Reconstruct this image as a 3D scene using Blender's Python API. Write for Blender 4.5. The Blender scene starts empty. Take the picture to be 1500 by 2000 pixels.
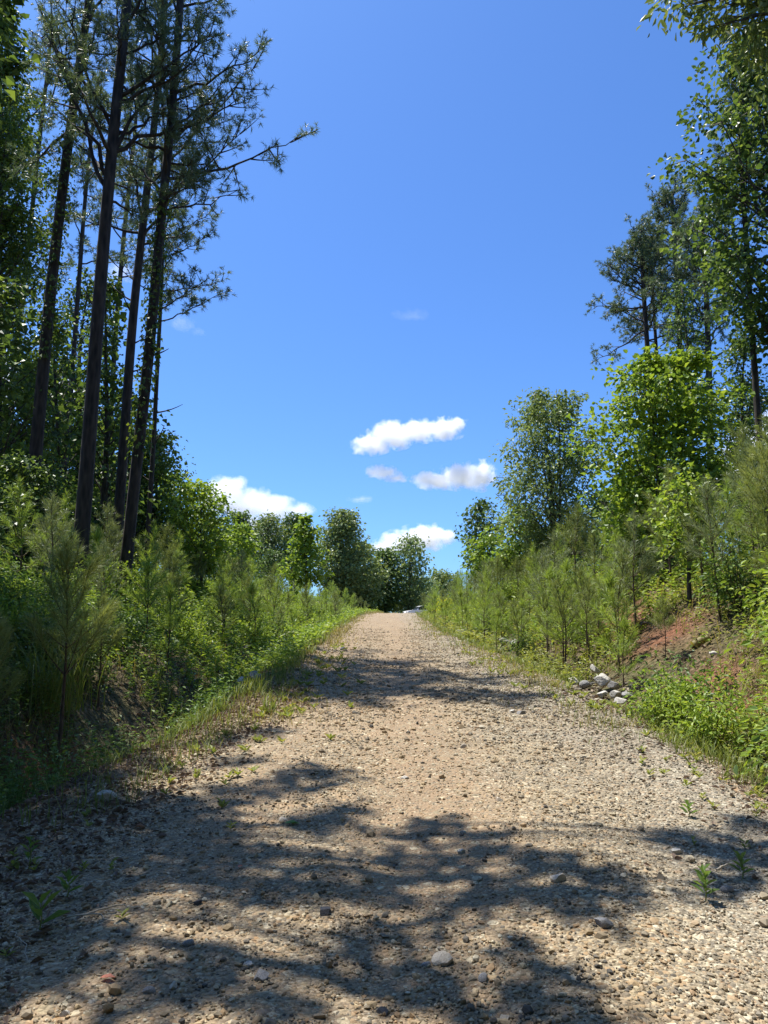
import bpy, math
import numpy as np

# ------------------------------------------------------------------ scene, camera frame
S = bpy.context.scene
COL = S.collection
PITCH, FPX = math.radians(9.5), 1455.0
CP, SP = math.cos(PITCH), math.sin(PITCH)
CAMZ = 1.55
SUN_AZ = np.array([-0.76, 0.65]); SUN_AZ /= np.linalg.norm(SUN_AZ)
SUN_EL = math.radians(69)
SUND = np.array([SUN_AZ[0]*math.cos(SUN_EL), SUN_AZ[1]*math.cos(SUN_EL), math.sin(SUN_EL)])

def ray(px, py):
    u = (px-750)/FPX; v = (1000-py)/FPX
    return np.array([u, CP - v*SP, SP + v*CP])
def PX(px, py, Y):
    d = ray(px, py); t = Y/d[1]
    return np.array([d[0]*t, Y, CAMZ + d[2]*t])
def proj(p):
    x, y, z = p[0], p[1], p[2]-CAMZ
    c = y*CP + z*SP; u = -y*SP + z*CP
    c = max(c, 1e-3)
    return 750 + FPX*x/c, 1000 - FPX*u/c

# ------------------------------------------------------------------ noise and terrain
_r0 = np.random.RandomState(11)
_lat = _r0.rand(256, 256)
def vnoise(x, y):
    x = np.asarray(x, float); y = np.asarray(y, float)
    xi = np.floor(x).astype(int); yi = np.floor(y).astype(int)
    fx = x-xi; fy = y-yi
    fx = fx*fx*(3-2*fx); fy = fy*fy*(3-2*fy)
    a = _lat[xi % 256, yi % 256]; b = _lat[(xi+1) % 256, yi % 256]
    c = _lat[xi % 256, (yi+1) % 256]; d = _lat[(xi+1) % 256, (yi+1) % 256]
    return (a*(1-fx)+b*fx)*(1-fy) + (c*(1-fx)+d*fx)*fy - .5
def sstep(a, b, x):
    t = np.clip((np.asarray(x, float)-a)/(b-a), 0, 1)
    return t*t*(3-2*t)
_ys = np.linspace(-4000, 4000, 80001)
_sl = np.interp(_ys, [-200, -60, 0, 62, 84, 100, 140, 400, 600], [0, .02, .054, .054, .006, -.012, -.02, 0, 0])
_zs = np.concatenate([[0], np.cumsum((_sl[1:]+_sl[:-1])/2*0.1)])
_zs -= np.interp(0, _ys, _zs)
def zroad(y): return np.interp(y, _ys, _zs)
def left_e(y):  return np.interp(y, [-20, 4.2, 6, 10, 15, 23, 32, 55, 80, 110, 200], [-2.9, -2.6, -2.05, -1.7, -1.65, -1.75, -1.85, -1.6, -.25, 3, 14])
def right_e(y): return np.interp(y, [-20, 4, 6.2, 10, 15, 23, 32, 55, 80, 110, 200], [3.1, 3.1, 3.0, 3.2, 3.15, 2.9, 2.65, 2.7, 3.4, 7, 18])
def h(x, y):
    x = np.asarray(x, float); y = np.asarray(y, float)
    z = zroad(y)
    dl = left_e(y)-x; dr = x-right_e(y)
    far = sstep(90, 130, y)
    dd = np.interp(y, [0, 4, 8, 11, 15, 22, 60], [.35, .55, .75, .62, .28, .18, .1])
    ditch = -dd*np.exp(-((dl-1.5)/.62)**2)*(dl > -.5)
    hl = np.interp(y, [0, 8, 20, 40, 70, 100], [1.5, 1.55, 1.6, 1.5, 1.1, .5])
    bl = hl*sstep(1.5, 5.6, dl) + .035*np.clip(dl-5, 0, 60)
    berm = .07*np.exp(-((dl-.25)/.35)**2)
    dip = -.16*np.exp(-((dr-.55)/.4)**2)*(dr > -.6)
    hr = np.interp(y, [0, 8, 20, 40, 70, 100], [1.6, 1.9, 2.0, 1.6, .9, .4])
    br = hr*sstep(.6, 4.4, dr) + .04*np.clip(dr-4, 0, 60)
    off = np.clip(np.maximum(dl, dr)/1.5, 0, 1)
    n = off*(.35*vnoise(x*.45+7, y*.45+3) + .18*vnoise(x*1.3, y*1.3+40) + .08*vnoise(x*3.1+9, y*3.1))
    rn = .05*vnoise(x*.9+20, y*.5) + .03*vnoise(x*2.7, y*2.7+5) + .022*vnoise(x*7, y*7)
    tracks = -.03*np.exp(-((x-.1)/.45)**2) - .03*np.exp(-((x-1.75)/.45)**2)
    hills = 26*sstep(140, 700, np.hypot(x, y))*0 
    return z + (ditch + bl + berm + dip + br)*(1-far*.7) + n + rn + tracks*(1-far) + hills
def hz(x, y): return float(h(x, y))
def hit(px, py, ymax=140):
    d = ray(px, py); ts = np.linspace(1.5, ymax, 9000)/d[1]
    z = CAMZ + d[2]*ts; g = h(d[0]*ts, d[1]*ts)
    i = np.argmax(z <= g)
    if z[i] > g[i]: i = -1
    return np.array([d[0]*ts[i], d[1]*ts[i], g[i]])

EXC = []
def keep_clear(px, py, rad, los=(1., .93, .86)):
    g = hit(px, py)
    for k in los: EXC.append((g[0]*k, g[1]*k, rad))
def clear_of(x, y):
    ok = np.ones(np.shape(x), bool)
    for a, b_, q in EXC: ok &= np.hypot(x-a, (y-b_)*.8) > q
    return ok
for _p in ((1140, 1345, .4), (1165, 1345, .45), (1190, 1355, .5), (1215, 1368, .5), (1235, 1376, .4), (906, 1240, .35), (985, 1258, .32), (1004, 1258, .3), (498, 1328, .4), (470, 1335, .3), (1280, 1235, .45), (1300, 1265, .5), (1335, 1320, .4), (1255, 1270, .35), (235, 1450, .55), (262, 1425, .4), (205, 1465, .4), (560, 1266, .35), (488, 1270, .3), (1103, 1308, .2)): keep_clear(*_p)
# ------------------------------------------------------------------ mesh helpers
def norm(a): return a/np.maximum(np.linalg.norm(a, axis=-1, keepdims=True), 1e-9)
class MB:
    def __init__(s): s.v = []; s.f3 = []; s.f4 = []; s.n = 0
    def add(s, V, f3=None, f4=None):
        V = np.asarray(V, float).reshape(-1, 3)
        if f3 is not None and len(f3): s.f3.append(np.asarray(f3, int)+s.n)
        if f4 is not None and len(f4): s.f4.append(np.asarray(f4, int)+s.n)
        s.v.append(V); s.n += len(V)
    def mesh(s, name, smooth=False, mat=None):
        V = np.concatenate(s.v) if s.v else np.zeros((0, 3))
        f3 = np.concatenate(s.f3) if s.f3 else np.zeros((0, 3), int)
        f4 = np.concatenate(s.f4) if s.f4 else np.zeros((0, 4), int)
        me = bpy.data.meshes.new(name)
        me.vertices.add(len(V)); me.vertices.foreach_set('co', V.astype(np.float32).ravel())
        nl = f3.size + f4.size
        me.loops.add(nl)
        me.loops.foreach_set('vertex_index', np.concatenate([f3.ravel(), f4.ravel()]).astype(np.int32))
        np_ = len(f3)+len(f4); me.polygons.add(np_)
        st = np.concatenate([np.arange(len(f3))*3, f3.size+np.arange(len(f4))*4]).astype(np.int32)
        me.polygons.foreach_set('loop_start', st)
        me.polygons.foreach_set('use_smooth', np.full(np_, bool(smooth)))
        me.update(calc_edges=True); me.validate()
        if mat: me.materials.append(mat)
        return me
def tube(mb, P, R, n=6, cap=True):
    P = np.asarray(P, float); R = np.asarray(R, float); m = len(P)
    T = norm(np.gradient(P, axis=0))
    up = np.array([1., 0, 0]) if abs(T[0][2]) > .8 else np.array([0, 0, 1.])
    a = norm(np.cross(T, up)); b = np.cross(T, a)
    ang = np.arange(n)*2*math.pi/n
    V = P[:, None] + R[:, None, None]*(np.cos(ang)[None, :, None]*a[:, None] + np.sin(ang)[None, :, None]*b[:, None])
    i = np.arange(m-1)[:, None]*n; j = np.arange(n)[None]; k = (j+1) % n
    q = np.stack([i+j, i+k, i+n+k, i+n+j], -1).reshape(-1, 4)
    V = V.reshape(-1, 3); f3 = None
    if cap:
        V = np.vstack([V, P[-1:]]); c = len(V)-1; o = (m-1)*n
        f3 = [[o+t, o+(t+1) % n, c] for t in range(n)]
    mb.add(V, f3, q)
def bez(a, b, c, n):
    t = np.linspace(0, 1, n)[:, None]
    return (1-t)**2*a + 2*t*(1-t)*b + t*t*c
def spline(P, n):
    P = np.asarray(P, float); t = np.linspace(0, 1, len(P)); q = np.linspace(0, 1, n)
    out = np.stack([np.interp(q, t, P[:, i]) for i in range(P.shape[1])], -1)
    for _ in range(2): out[1:-1] = (out[:-2]+2*out[1:-1]+out[2:])/4
    return out
def leaves(mb, P, A, N, L, W, fold=.18, six=False, curl=.12):
    P = np.asarray(P, float); n = len(P)
    if not n: return
    L = np.broadcast_to(L, n)[:, None]; W = np.broadcast_to(W, n)[:, None]
    A = norm(A); Sd = norm(np.cross(A, N)); U = np.cross(Sd, A)
    if not six:
        V = np.stack([P, P+A*.42*L-Sd*.5*W+U*fold*W, P+A*L-U*curl*L, P+A*.42*L+Sd*.5*W+U*fold*W], 1)
        i = np.arange(n)[:, None]*4
        f = np.concatenate([i+np.array([[0, 1, 2]]), i+np.array([[0, 2, 3]])])
        mb.add(V, f)
    else:
        V = np.stack([P, P+A*.22*L-Sd*.36*W+U*fold*W*.7, P+A*.62*L-Sd*.46*W+U*fold*W, P+A*L-U*curl*L,
                      P+A*.62*L+Sd*.46*W+U*fold*W, P+A*.22*L+Sd*.36*W+U*fold*W*.7], 1)
        i = np.arange(n)[:, None]*6
        mb.add(V, None, np.concatenate([i+np.array([[0, 1, 2, 3]]), i+np.array([[0, 3, 4, 5]])]))
def needles(mb, r, P, A, L, w, sag=.1):
    n = len(P)
    if not n: return
    A = norm(A); Sd = norm(np.cross(A, r.randn(n, 3)))
    L = np.broadcast_to(L, n)[:, None]
    M = P + A*L*.5
    tip = P + A*L + np.array([0, 0, -1.])*sag*L
    V = np.stack([P-Sd*w*.5, P+Sd*w*.5, M+Sd*w*.42, M-Sd*w*.42, tip], 1)
    i = np.arange(n)[:, None]*5
    mb.add(V, i+np.array([[3, 2, 4]]), i+np.array([[0, 1, 2, 3]]))
def blades(mb, r, P, H, w, bend, az=None):
    """grass blades: three-segment strips that arch over"""
    n = len(P)
    if not n: return
    az = r.rand(n)*2*math.pi if az is None else az
    D = np.stack([np.cos(az), np.sin(az), np.zeros(n)], -1); Sd = np.stack([-np.sin(az), np.cos(az), np.zeros(n)], -1)
    H = np.broadcast_to(H, n)[:, None]; bend = np.broadcast_to(bend, n)[:, None]; w = np.broadcast_to(w, n)[:, None]
    Z = np.array([0, 0, 1.]); rows = []
    for t, ww in ((0, .8), (.4, 1), (.75, .75)):
        c = P + Z*H*(t - .45*bend*t**2.5) + D*H*bend*t**2
        rows += [c-Sd*w*.5*ww, c+Sd*w*.5*ww]
    t = 1.; rows.append(P + Z*H*(t-.45*bend*t**2.5) + D*H*bend)
    V = np.stack(rows, 1); i = np.arange(n)[:, None]*7
    mb.add(V, i+np.array([[4, 5, 6]]), np.concatenate([i+np.array([[0, 1, 3, 2]]), i+np.array([[2, 3, 5, 4]])]))

# ------------------------------------------------------------------ materials
def new_mat(name):
    m = bpy.data.materials.new(name); m.use_nodes = True
    nt = m.node_tree; b = nt.nodes['Principled BSDF']
    return m, nt, b
def ramp(nt, fac, cols):
    r = nt.nodes.new('ShaderNodeValToRGB'); e = r.color_ramp.elements
    while len(e) < len(cols): e.new(.5)
    for k, (p, c) in enumerate(cols): e[k].position = p; e[k].color = (*c, 1)
    nt.links.new(fac, r.inputs[0]); return r.outputs[0]
def tex(nt, kind, scale, vec=None, **kw):
    t = nt.nodes.new(kind); t.inputs['Scale'].default_value = scale
    for k, v in kw.items():
        if k in t.inputs: t.inputs[k].default_value = v
        else: setattr(t, k, v)
    if vec is not None: nt.links.new(vec, t.inputs['Vector'])
    return t
def mixc(nt, fac, a, b, mode='MIX'):
    m = nt.nodes.new('ShaderNodeMix'); m.data_type = 'RGBA'; m.blend_type = mode
    for s, v in ((m.inputs[0], fac), (m.inputs[6], a), (m.inputs[7], b)):
        if hasattr(v, 'links'): nt.links.new(v, s)
        elif isinstance(v, (int, float)): s.default_value = v
        else: s.default_value = (*v, 1)
    return m.outputs[2]
def math_(nt, op, a, b=0.0, c=None):
    m = nt.nodes.new('ShaderNodeMath'); m.operation = op
    for i, v in enumerate((a, b) if c is None else (a, b, c)):
        if hasattr(v, 'links'): nt.links.new(v, m.inputs[i])
        else: m.inputs[i].default_value = v
    return m.outputs[0]
def pos(nt):
    return nt.nodes.new('ShaderNodeNewGeometry').outputs['Position']
LEAFK = dict(pine_needles=1.75, sapling_needles=1.5, olive_sapling_needles=1.45, grey_sapling_needles=1.35, pale_sapling_needles=1.15, poplar_leaves=1.3, broad_leaves=1.55, cherry_leaves=1.95, oak_leaves=2.4, ivy_leaves=.9, shrub_leaves=1.2, dark_shrub_leaves=1.3, weed_leaves=1.15)
def foliage(name, cols, trans=.35, rough=.5, tcol=(1.2, 1.15, .55), spec=.35):
    m, nt, b = new_mat(name)
    kk = LEAFK.get(name, 1.0); cols = [tuple(min(.8, v*q) for v, q in zip(k, (kk*1.4, kk, kk*(.95 if name == 'oak_leaves' else 1.4)) if 'leaves' in name and name not in ('dead_leaves', 'yellow_leaves') else (kk*1.08, kk, kk))) for k in cols]
    g = nt.nodes.new('ShaderNodeNewGeometry')
    n = tex(nt, 'ShaderNodeTexNoise', .9, g.outputs['Position'], Detail=2.0)
    f = math_(nt, 'ADD', math_(nt, 'MULTIPLY', g.outputs['Random Per Island'], .65), math_(nt, 'MULTIPLY', n.outputs['Fac'], .4))
    c = ramp(nt, f, [(i/(len(cols)-1), k) for i, k in enumerate(cols)])
    nt.links.new(c, b.inputs['Base Color']); b.inputs['Roughness'].default_value = rough
    b.inputs['Specular IOR Level'].default_value = spec
    t = nt.nodes.new('ShaderNodeBsdfTranslucent')
    nt.links.new(mixc(nt, 1.0, c, tcol, 'MULTIPLY'), t.inputs['Color'])
    x = nt.nodes.new('ShaderNodeMixShader'); x.inputs[0].default_value = trans
    nt.links.new(b.outputs[0], x.inputs[1]); nt.links.new(t.outputs[0], x.inputs[2])
    nt.links.new(x.outputs[0], nt.nodes['Material Output'].inputs[0])
    return m
def bark(name, c1, c2, sc=6):
    m, nt, b = new_mat(name)
    tc = nt.nodes.new('ShaderNodeTexCoord'); mp = nt.nodes.new('ShaderNodeMapping')
    mp.inputs['Scale'].default_value = (1, 1, .22)
    nt.links.new(tc.outputs['Object'], mp.inputs[0])
    v = tex(nt, 'ShaderNodeTexVoronoi', sc*2.2, mp.outputs[0]); n = tex(nt, 'ShaderNodeTexNoise', sc*3, mp.outputs[0], Detail=5.0)
    f = math_(nt, 'MULTIPLY', v.outputs['Distance'], n.outputs['Fac'])
    nt.links.new(ramp(nt, f, [(0.05, c1), (.45, c2)]), b.inputs['Base Color'])
    b.inputs['Roughness'].default_value = .9
    bp = nt.nodes.new('ShaderNodeBump'); bp.inputs['Strength'].default_value = .8; bp.inputs['Distance'].default_value = .03
    nt.links.new(f, bp.inputs['Height']); nt.links.new(bp.outputs[0], b.inputs['Normal'])
    return m
def plain(name, col, rough=.6, metal=0., spec=.5):
    m, nt, b = new_mat(name)
    n = tex(nt, 'ShaderNodeTexNoise', 9, None, Detail=3.0)
    nt.links.new(ramp(nt, n.outputs['Fac'], [(.3, tuple(k*.85 for k in col)), (.7, tuple(min(1, k*1.1) for k in col))]), b.inputs['Base Color'])
    b.inputs['Roughness'].default_value = rough; b.inputs['Metallic'].default_value = metal; b.inputs['Specular IOR Level'].default_value = spec
    return m

M = {}
M['pine_bark'] = bark('pine_bark', (.014, .012, .011), (.07, .053, .044), 5)
M['grey_bark'] = bark('grey_bark', (.025, .022, .018), (.1, .088, .072), 7)
M['twig'] = bark('twig_bark', (.06, .04, .025), (.15, .105, .07), 20)
M['pine_needle'] = foliage('pine_needles', [(.04, .066, .042), (.06, .095, .058), (.085, .125, .074), (.11, .135, .08)], .3, .42)
M['sap_needle'] = foliage('sapling_needles', [(.1, .16, .035), (.15, .23, .05), (.21, .3, .07), (.27, .34, .1)], .4, .42)
M['sap_needle2'] = foliage('pale_sapling_needles', [(.12, .17, .06), (.18, .24, .085), (.25, .31, .12), (.3, .35, .16)], .4, .35)
M['sap_needle3'] = foliage('olive_sapling_needles', [(.08, .115, .04), (.115, .16, .055), (.16, .205, .08), (.22, .25, .11)], .32, .42)
M['sap_needle4'] = foliage('grey_sapling_needles', [(.08, .12, .06), (.12, .165, .085), (.17, .22, .12), (.23, .27, .16)], .32, .42)
M['poplar'] = foliage('poplar_leaves', [(.05, .12, .02), (.09, .2, .025), (.14, .28, .03), (.22, .36, .045)], .42, .42)
M['sweetgum'] = foliage('broad_leaves', [(.018, .04, .012), (.035, .08, .02), (.06, .135, .026), (.14, .25, .045)], .36, .42, spec=.25)
M['cherry'] = foliage('cherry_leaves', [(.04, .08, .028), (.06, .12, .036), (.09, .165, .048), (.15, .23, .07)], .36, .42, spec=.25)
M['oak'] = foliage('oak_leaves', [(.03, .065, .03), (.05, .095, .04), (.075, .13, .05), (.11, .17, .065)], .3, .42, spec=.3)
M['ivy'] = foliage('ivy_leaves', [(.03, .08, .018), (.055, .13, .022), (.1, .21, .028), (.2, .34, .045)], .4, .38)
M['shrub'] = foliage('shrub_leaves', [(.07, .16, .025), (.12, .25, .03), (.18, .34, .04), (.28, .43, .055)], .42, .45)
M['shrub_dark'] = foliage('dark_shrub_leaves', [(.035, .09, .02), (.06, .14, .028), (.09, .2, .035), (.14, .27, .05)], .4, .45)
M['weed'] = foliage('weed_leaves', [(.1, .15, .035), (.13, .22, .04), (.18, .29, .05), (.3, .36, .09)], .4, .5)
M['grass'] = foliage('grass_blades', [(.1, .15, .035), (.145, .205, .05), (.19, .25, .065), (.3, .31, .12)], .4, .5)
M['drygrass'] = foliage('dry_grass_blades', [(.14, .16, .05), (.22, .22, .075), (.3, .27, .11), (.34, .28, .15)], .35, .6)
M['yellow'] = foliage('yellow_leaves', [(.3, .38, .02), (.42, .5, .03), (.55, .58, .04), (.6, .6, .06)], .45, .5)
M['blossom'] = foliage('white_blossom', [(.6, .62, .52), (.7, .72, .62), (.78, .78, .7), (.8, .8, .75)], .3, .6, (1, 1, .95))
M['dead_leaf'] = foliage('dead_leaves', [(.07, .055, .04), (.14, .105, .075), (.23, .18, .135), (.36, .3, .235)], .15, .7, (1.1, .9, .6))
M['dry_twig'] = plain('dry_twig', (.42, .36, .27), .8)
M['dark_wood'] = bark('weathered_wood', (.06, .045, .035), (.22, .17, .12), 12)

def greyer(nt, c, p):
    """the right-hand lane is topped with greyer stone"""
    sp = nt.nodes.new('ShaderNodeSeparateXYZ'); nt.links.new(p, sp.inputs[0])
    n = tex(nt, 'ShaderNodeTexNoise', .8, p, Detail=3.0)
    x = math_(nt, 'ADD', sp.outputs[0], math_(nt, 'MULTIPLY_ADD', n.outputs['Fac'], 3.0, -1.5))
    f = nt.nodes.new('ShaderNodeMapRange'); f.inputs[1].default_value = .9; f.inputs[2].default_value = 2.6; f.inputs[4].default_value = .42
    nt.links.new(x, f.inputs[0])
    bw = nt.nodes.new('ShaderNodeHueSaturation'); bw.inputs['Saturation'].default_value = .3; bw.inputs['Value'].default_value = .78
    nt.links.new(c, bw.inputs['Color'])
    c = mixc(nt, f.outputs[0], c, bw.outputs[0])
    return mixc(nt, 1.0, c, (.88, .89, .82), 'MULTIPLY')
def stone_mat(name, cols, noise=.5):
    m, nt, b = new_mat(name)
    g = nt.nodes.new('ShaderNodeNewGeometry'); tc = nt.nodes.new('ShaderNodeTexCoord')
    n = tex(nt, 'ShaderNodeTexNoise', 40, tc.outputs['Object'], Detail=4.0)
    n2 = tex(nt, 'ShaderNodeTexNoise', .8, g.outputs['Position'], Detail=2.0)
    f = math_(nt, 'ADD', math_(nt, 'MULTIPLY_ADD', n2.outputs['Fac'], .7, -.35), g.outputs['Random Per Island'])
    c = ramp(nt, f, cols)
    c = mixc(nt, noise, c, ramp(nt, n.outputs['Fac'], [(.3, (.6, .6, .6)), (.7, (1.15, 1.15, 1.15))]), 'MULTIPLY')
    c = greyer(nt, c, g.outputs['Position'])
    nt.links.new(c, b.inputs['Base Color']); b.inputs['Roughness'].default_value = .85
    b.inputs['Specular IOR Level'].default_value = .25
    return m
GRAVEL_COLS = [(0, (.09, .082, .075)), (.08, (.2, .17, .14)), (.24, (.36, .265, .165)), (.44, (.26, .22, .175)), (.6, (.44, .32, .195)), (.74, (.36, .23, .135)), (.9, (.5, .41, .28)), (1, (.62, .54, .42))]
M['gravel'] = stone_mat('gravel_stones', GRAVEL_COLS)
def rock_mat(name, c1, c2, sc=14):
    m, nt, b = new_mat(name)
    tc = nt.nodes.new('ShaderNodeTexCoord')
    n = tex(nt, 'ShaderNodeTexNoise', sc, tc.outputs['Object'], Detail=6.0)
    v = tex(nt, 'ShaderNodeTexNoise', sc*.35, tc.outputs['Object'], Detail=2.0)
    c = ramp(nt, n.outputs['Fac'], [(.3, c1), (.65, c2)])
    c = mixc(nt, ramp(nt, v.outputs['Fac'], [(.42, (0, 0, 0)), (.66, (.5, .5, .5))]), c, (c1[0]*.5, c1[1]*.43, c1[2]*.33))
    nt.links.new(c, b.inputs['Base Color']); b.inputs['Roughness'].default_value = .85
    bp = nt.nodes.new('ShaderNodeBump'); bp.inputs['Strength'].default_value = .5; bp.inputs['Distance'].default_value = .01
    nt.links.new(n.outputs['Fac'], bp.inputs['Height']); nt.links.new(bp.outputs[0], b.inputs['Normal'])
    return m
M['rock_pale'] = rock_mat('pale_rock', (.4, .37, .31), (.62, .59, .53))
M['rock_cream'] = rock_mat('cream_rock', (.5, .42, .31), (.68, .61, .5), 30)
M['rock_grey'] = rock_mat('grey_rock', (.17, .16, .155), (.36, .35, .33))
M['rock_dark'] = rock_mat('dark_rock', (.035, .038, .045), (.09, .09, .1), 30)
M['rock_orange'] = rock_mat('orange_rock', (.3, .16, .06), (.45, .27, .1), 30)

def ground_material():
    m, nt, b = new_mat('ground')
    p = pos(nt)
    def at(n):
        a = nt.nodes.new('ShaderNodeAttribute'); a.attribute_name = n; return a.outputs['Fac']
    n1 = tex(nt, 'ShaderNodeTexNoise', 2.2, p, Detail=6.0, Roughness=.7); n2 = tex(nt, 'ShaderNodeTexNoise', 16, p, Detail=5.0)
    n3 = tex(nt, 'ShaderNodeTexNoise', .5, p, Detail=3.0)
    soil = ramp(nt, n2.outputs['Fac'], [(.3, (.035, .025, .018)), (.45, (.085, .06, .038)), (.6, (.16, .115, .075)), (.75, (.26, .2, .14))])
    clay = ramp(nt, n2.outputs['Fac'], [(.3, (.09, .036, .022)), (.5, (.22, .085, .048)), (.7, (.33, .15, .092))])
    grs = ramp(nt, n2.outputs['Fac'], [(.25, (.05, .08, .02)), (.5, (.11, .15, .035)), (.75, (.2, .2, .07))])
    v = tex(nt, 'ShaderNodeTexVoronoi', 34, p)
    grav = ramp(nt, v.outputs['Color'], GRAVEL_COLS)
    def soft(a, k=.6):
        return math_(nt, 'SMOOTH_MIN', 1.0, math_(nt, 'MAXIMUM', math_(nt, 'ADD', a, math_(nt, 'MULTIPLY_ADD', n1.outputs['Fac'], k*2, -k)), 0.0), .1)
    c = mixc(nt, math_(nt, 'MULTIPLY', soft(at('grass')), .8), soil, grs)
    cl = soft(at('clay')); 
    c = mixc(nt, cl, c, clay)
    c = mixc(nt, soft(at('gravel'), .5), c, grav)
    nt.links.new(c, b.inputs['Base Color']); b.inputs['Roughness'].default_value = .95; b.inputs['Specular IOR Level'].default_value = .15
    bp = nt.nodes.new('ShaderNodeBump'); bp.inputs['Strength'].default_value = 1.0; bp.inputs['Distance'].default_value = .1
    nt.links.new(n2.outputs['Fac'], bp.inputs['Height']); nt.links.new(bp.outputs[0], b.inputs['Normal'])
    return m
def road_material():
    m, nt, b = new_mat('gravel_road')
    p = pos(nt)
    a = nt.nodes.new('ShaderNodeAttribute'); a.attribute_name = 'dirt'
    wv = tex(nt, 'ShaderNodeTexNoise', 30, p, Detail=2.0)
    vm = nt.nodes.new('ShaderNodeVectorMath'); vm.operation = 'MULTIPLY_ADD'
    nt.links.new(wv.outputs['Color'], vm.inputs[0]); vm.inputs[1].default_value = (.02,)*3; nt.links.new(p, vm.inputs[2])
    pv = vm.outputs[0]
    v1 = tex(nt, 'ShaderNodeTexVoronoi', 42, pv); v2 = tex(nt, 'ShaderNodeTexVoronoi', 85, pv); v3 = tex(nt, 'ShaderNodeTexVoronoi', 15, pv)
    n1 = tex(nt, 'ShaderNodeTexNoise', 1.1, p, Detail=5.0, Roughness=.65); n2 = tex(nt, 'ShaderNodeTexNoise', 120, p, Detail=3.0)
    sx = nt.nodes.new('ShaderNodeSeparateColor'); nt.links.new(v1.outputs['Color'], sx.inputs[0])
    s3 = nt.nodes.new('ShaderNodeSeparateColor'); nt.links.new(v3.outputs['Color'], s3.inputs[0])
    s2 = nt.nodes.new('ShaderNodeSeparateColor'); nt.links.new(v2.outputs['Color'], s2.inputs[0])
    grav = ramp(nt, sx.outputs[0], GRAVEL_COLS)
    fine = ramp(nt, s2.outputs[0], [(0, (.14, .12, .1)), (.4, (.32, .26, .19)), (.75, (.45, .36, .25)), (1, (.58, .52, .42))])
    dirt = ramp(nt, n2.outputs['Fac'], [(.3, (.24, .165, .11)), (.7, (.45, .325, .225))])
    c = mixc(nt, math_(nt, 'GREATER_THAN', sx.outputs[1], .45), grav, fine)
    dm = math_(nt, 'ADD', a.outputs['Fac'], math_(nt, 'MULTIPLY_ADD', n1.outputs['Fac'], 1.6, -.8))
    dm = math_(nt, 'MAXIMUM', math_(nt, 'MINIMUM', dm, .92), 0.0)
    dm = math_(nt, 'MULTIPLY', dm, math_(nt, 'GREATER_THAN', 1.0, math_(nt, 'MULTIPLY', sx.outputs[2], 1.35)))
    c = mixc(nt, dm, c, dirt)
    big = ramp(nt, s3.outputs[1], [(0, (.2, .17, .13)), (.5, (.4, .32, .22)), (1, (.62, .53, .4))])
    c = mixc(nt, math_(nt, 'MULTIPLY', math_(nt, 'GREATER_THAN', s3.outputs[0], .8), math_(nt, 'LESS_THAN', v3.outputs['Distance'], .42)), c, big)
    tint = ramp(nt, n1.outputs['Fac'], [(.3, (.86, .84, .82)), (.7, (1.1, 1.08, 1.04))])
    c = mixc(nt, 1.0, c, tint, 'MULTIPLY')
    c = greyer(nt, c, p)
    nt.links.new(c, b.inputs['Base Color']); b.inputs['Roughness'].default_value = .9; b.inputs['Specular IOR Level'].default_value = .2
    hgt = math_(nt, 'ADD', math_(nt, 'MULTIPLY', v1.outputs['Distance'], -1.0), math_(nt, 'MULTIPLY', v3.outputs['Distance'], -.6))
    bp = nt.nodes.new('ShaderNodeBump'); bp.inputs['Strength'].default_value = .9; bp.inputs['Distance'].default_value = .022
    nt.links.new(hgt, bp.inputs['Height']); nt.links.new(bp.outputs[0], b.inputs['Normal'])
    return m

# ------------------------------------------------------------------ object helpers
REG = []           # (object, anchor-phrase kind) of things whose label is worked out at the end
def link(o): COL.objects.link(o); return o
def empty(name, loc, label, cat, group=None, rz=0., sc=1.):
    o = link(bpy.data.objects.new(name, None)); o.empty_display_size = .2
    o.location = loc; o.rotation_euler = (0, 0, rz); o.scale = (sc,)*3
    if label: o['label'] = label
    o['category'] = cat
    if group: o['group'] = group
    return o
def part(name, me, parent):
    o = link(bpy.data.objects.new(name, me)); o.parent = parent; return o
def solo(name, me, label, cat, group=None, loc=(0, 0, 0), kind=None):
    o = link(bpy.data.objects.new(name, me)); o.location = loc
    if kind: o['kind'] = kind
    if label: o['label'] = label
    if cat and kind is None: o['category'] = cat
    if group: o['group'] = group
    return o
def copy_thing(src, loc, rz, sc, label=None):
    o = link(src.copy()); o.location = loc; o.rotation_euler = (0, 0, rz); o.scale = (sc,)*3
    if label: o['label'] = label
    elif 'label' in o: del o['label']
    for ch in list(src.children):
        c = link(ch.copy()); c.parent = o
    return o

# ------------------------------------------------------------------ ground and road
def grow(a, b, step, lim, k=1.16):
    c = list(np.arange(a, b+1e-6, step)); s = step
    lo, hi = c[0], c[-1]
    L, H = [], []
    s = step
    while hi < lim: s *= k; hi += s; H.append(hi)
    s = step
    while lo > -lim: s *= k; lo -= s; L.append(lo)
    return np.array(L[::-1]+c+H)
def smooth_cells(n, m):
    i = np.arange(n-1)[:, None]*m; j = np.arange(m-1)[None]
    return np.stack([i+j, i+j+1, i+m+j+1, i+m+j], -1).reshape(-1, 4)
def attr(me, name, val):
    a = me.attributes.new(name, 'FLOAT', 'POINT'); a.data.foreach_set('value', np.asarray(val, np.float32).ravel())

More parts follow.
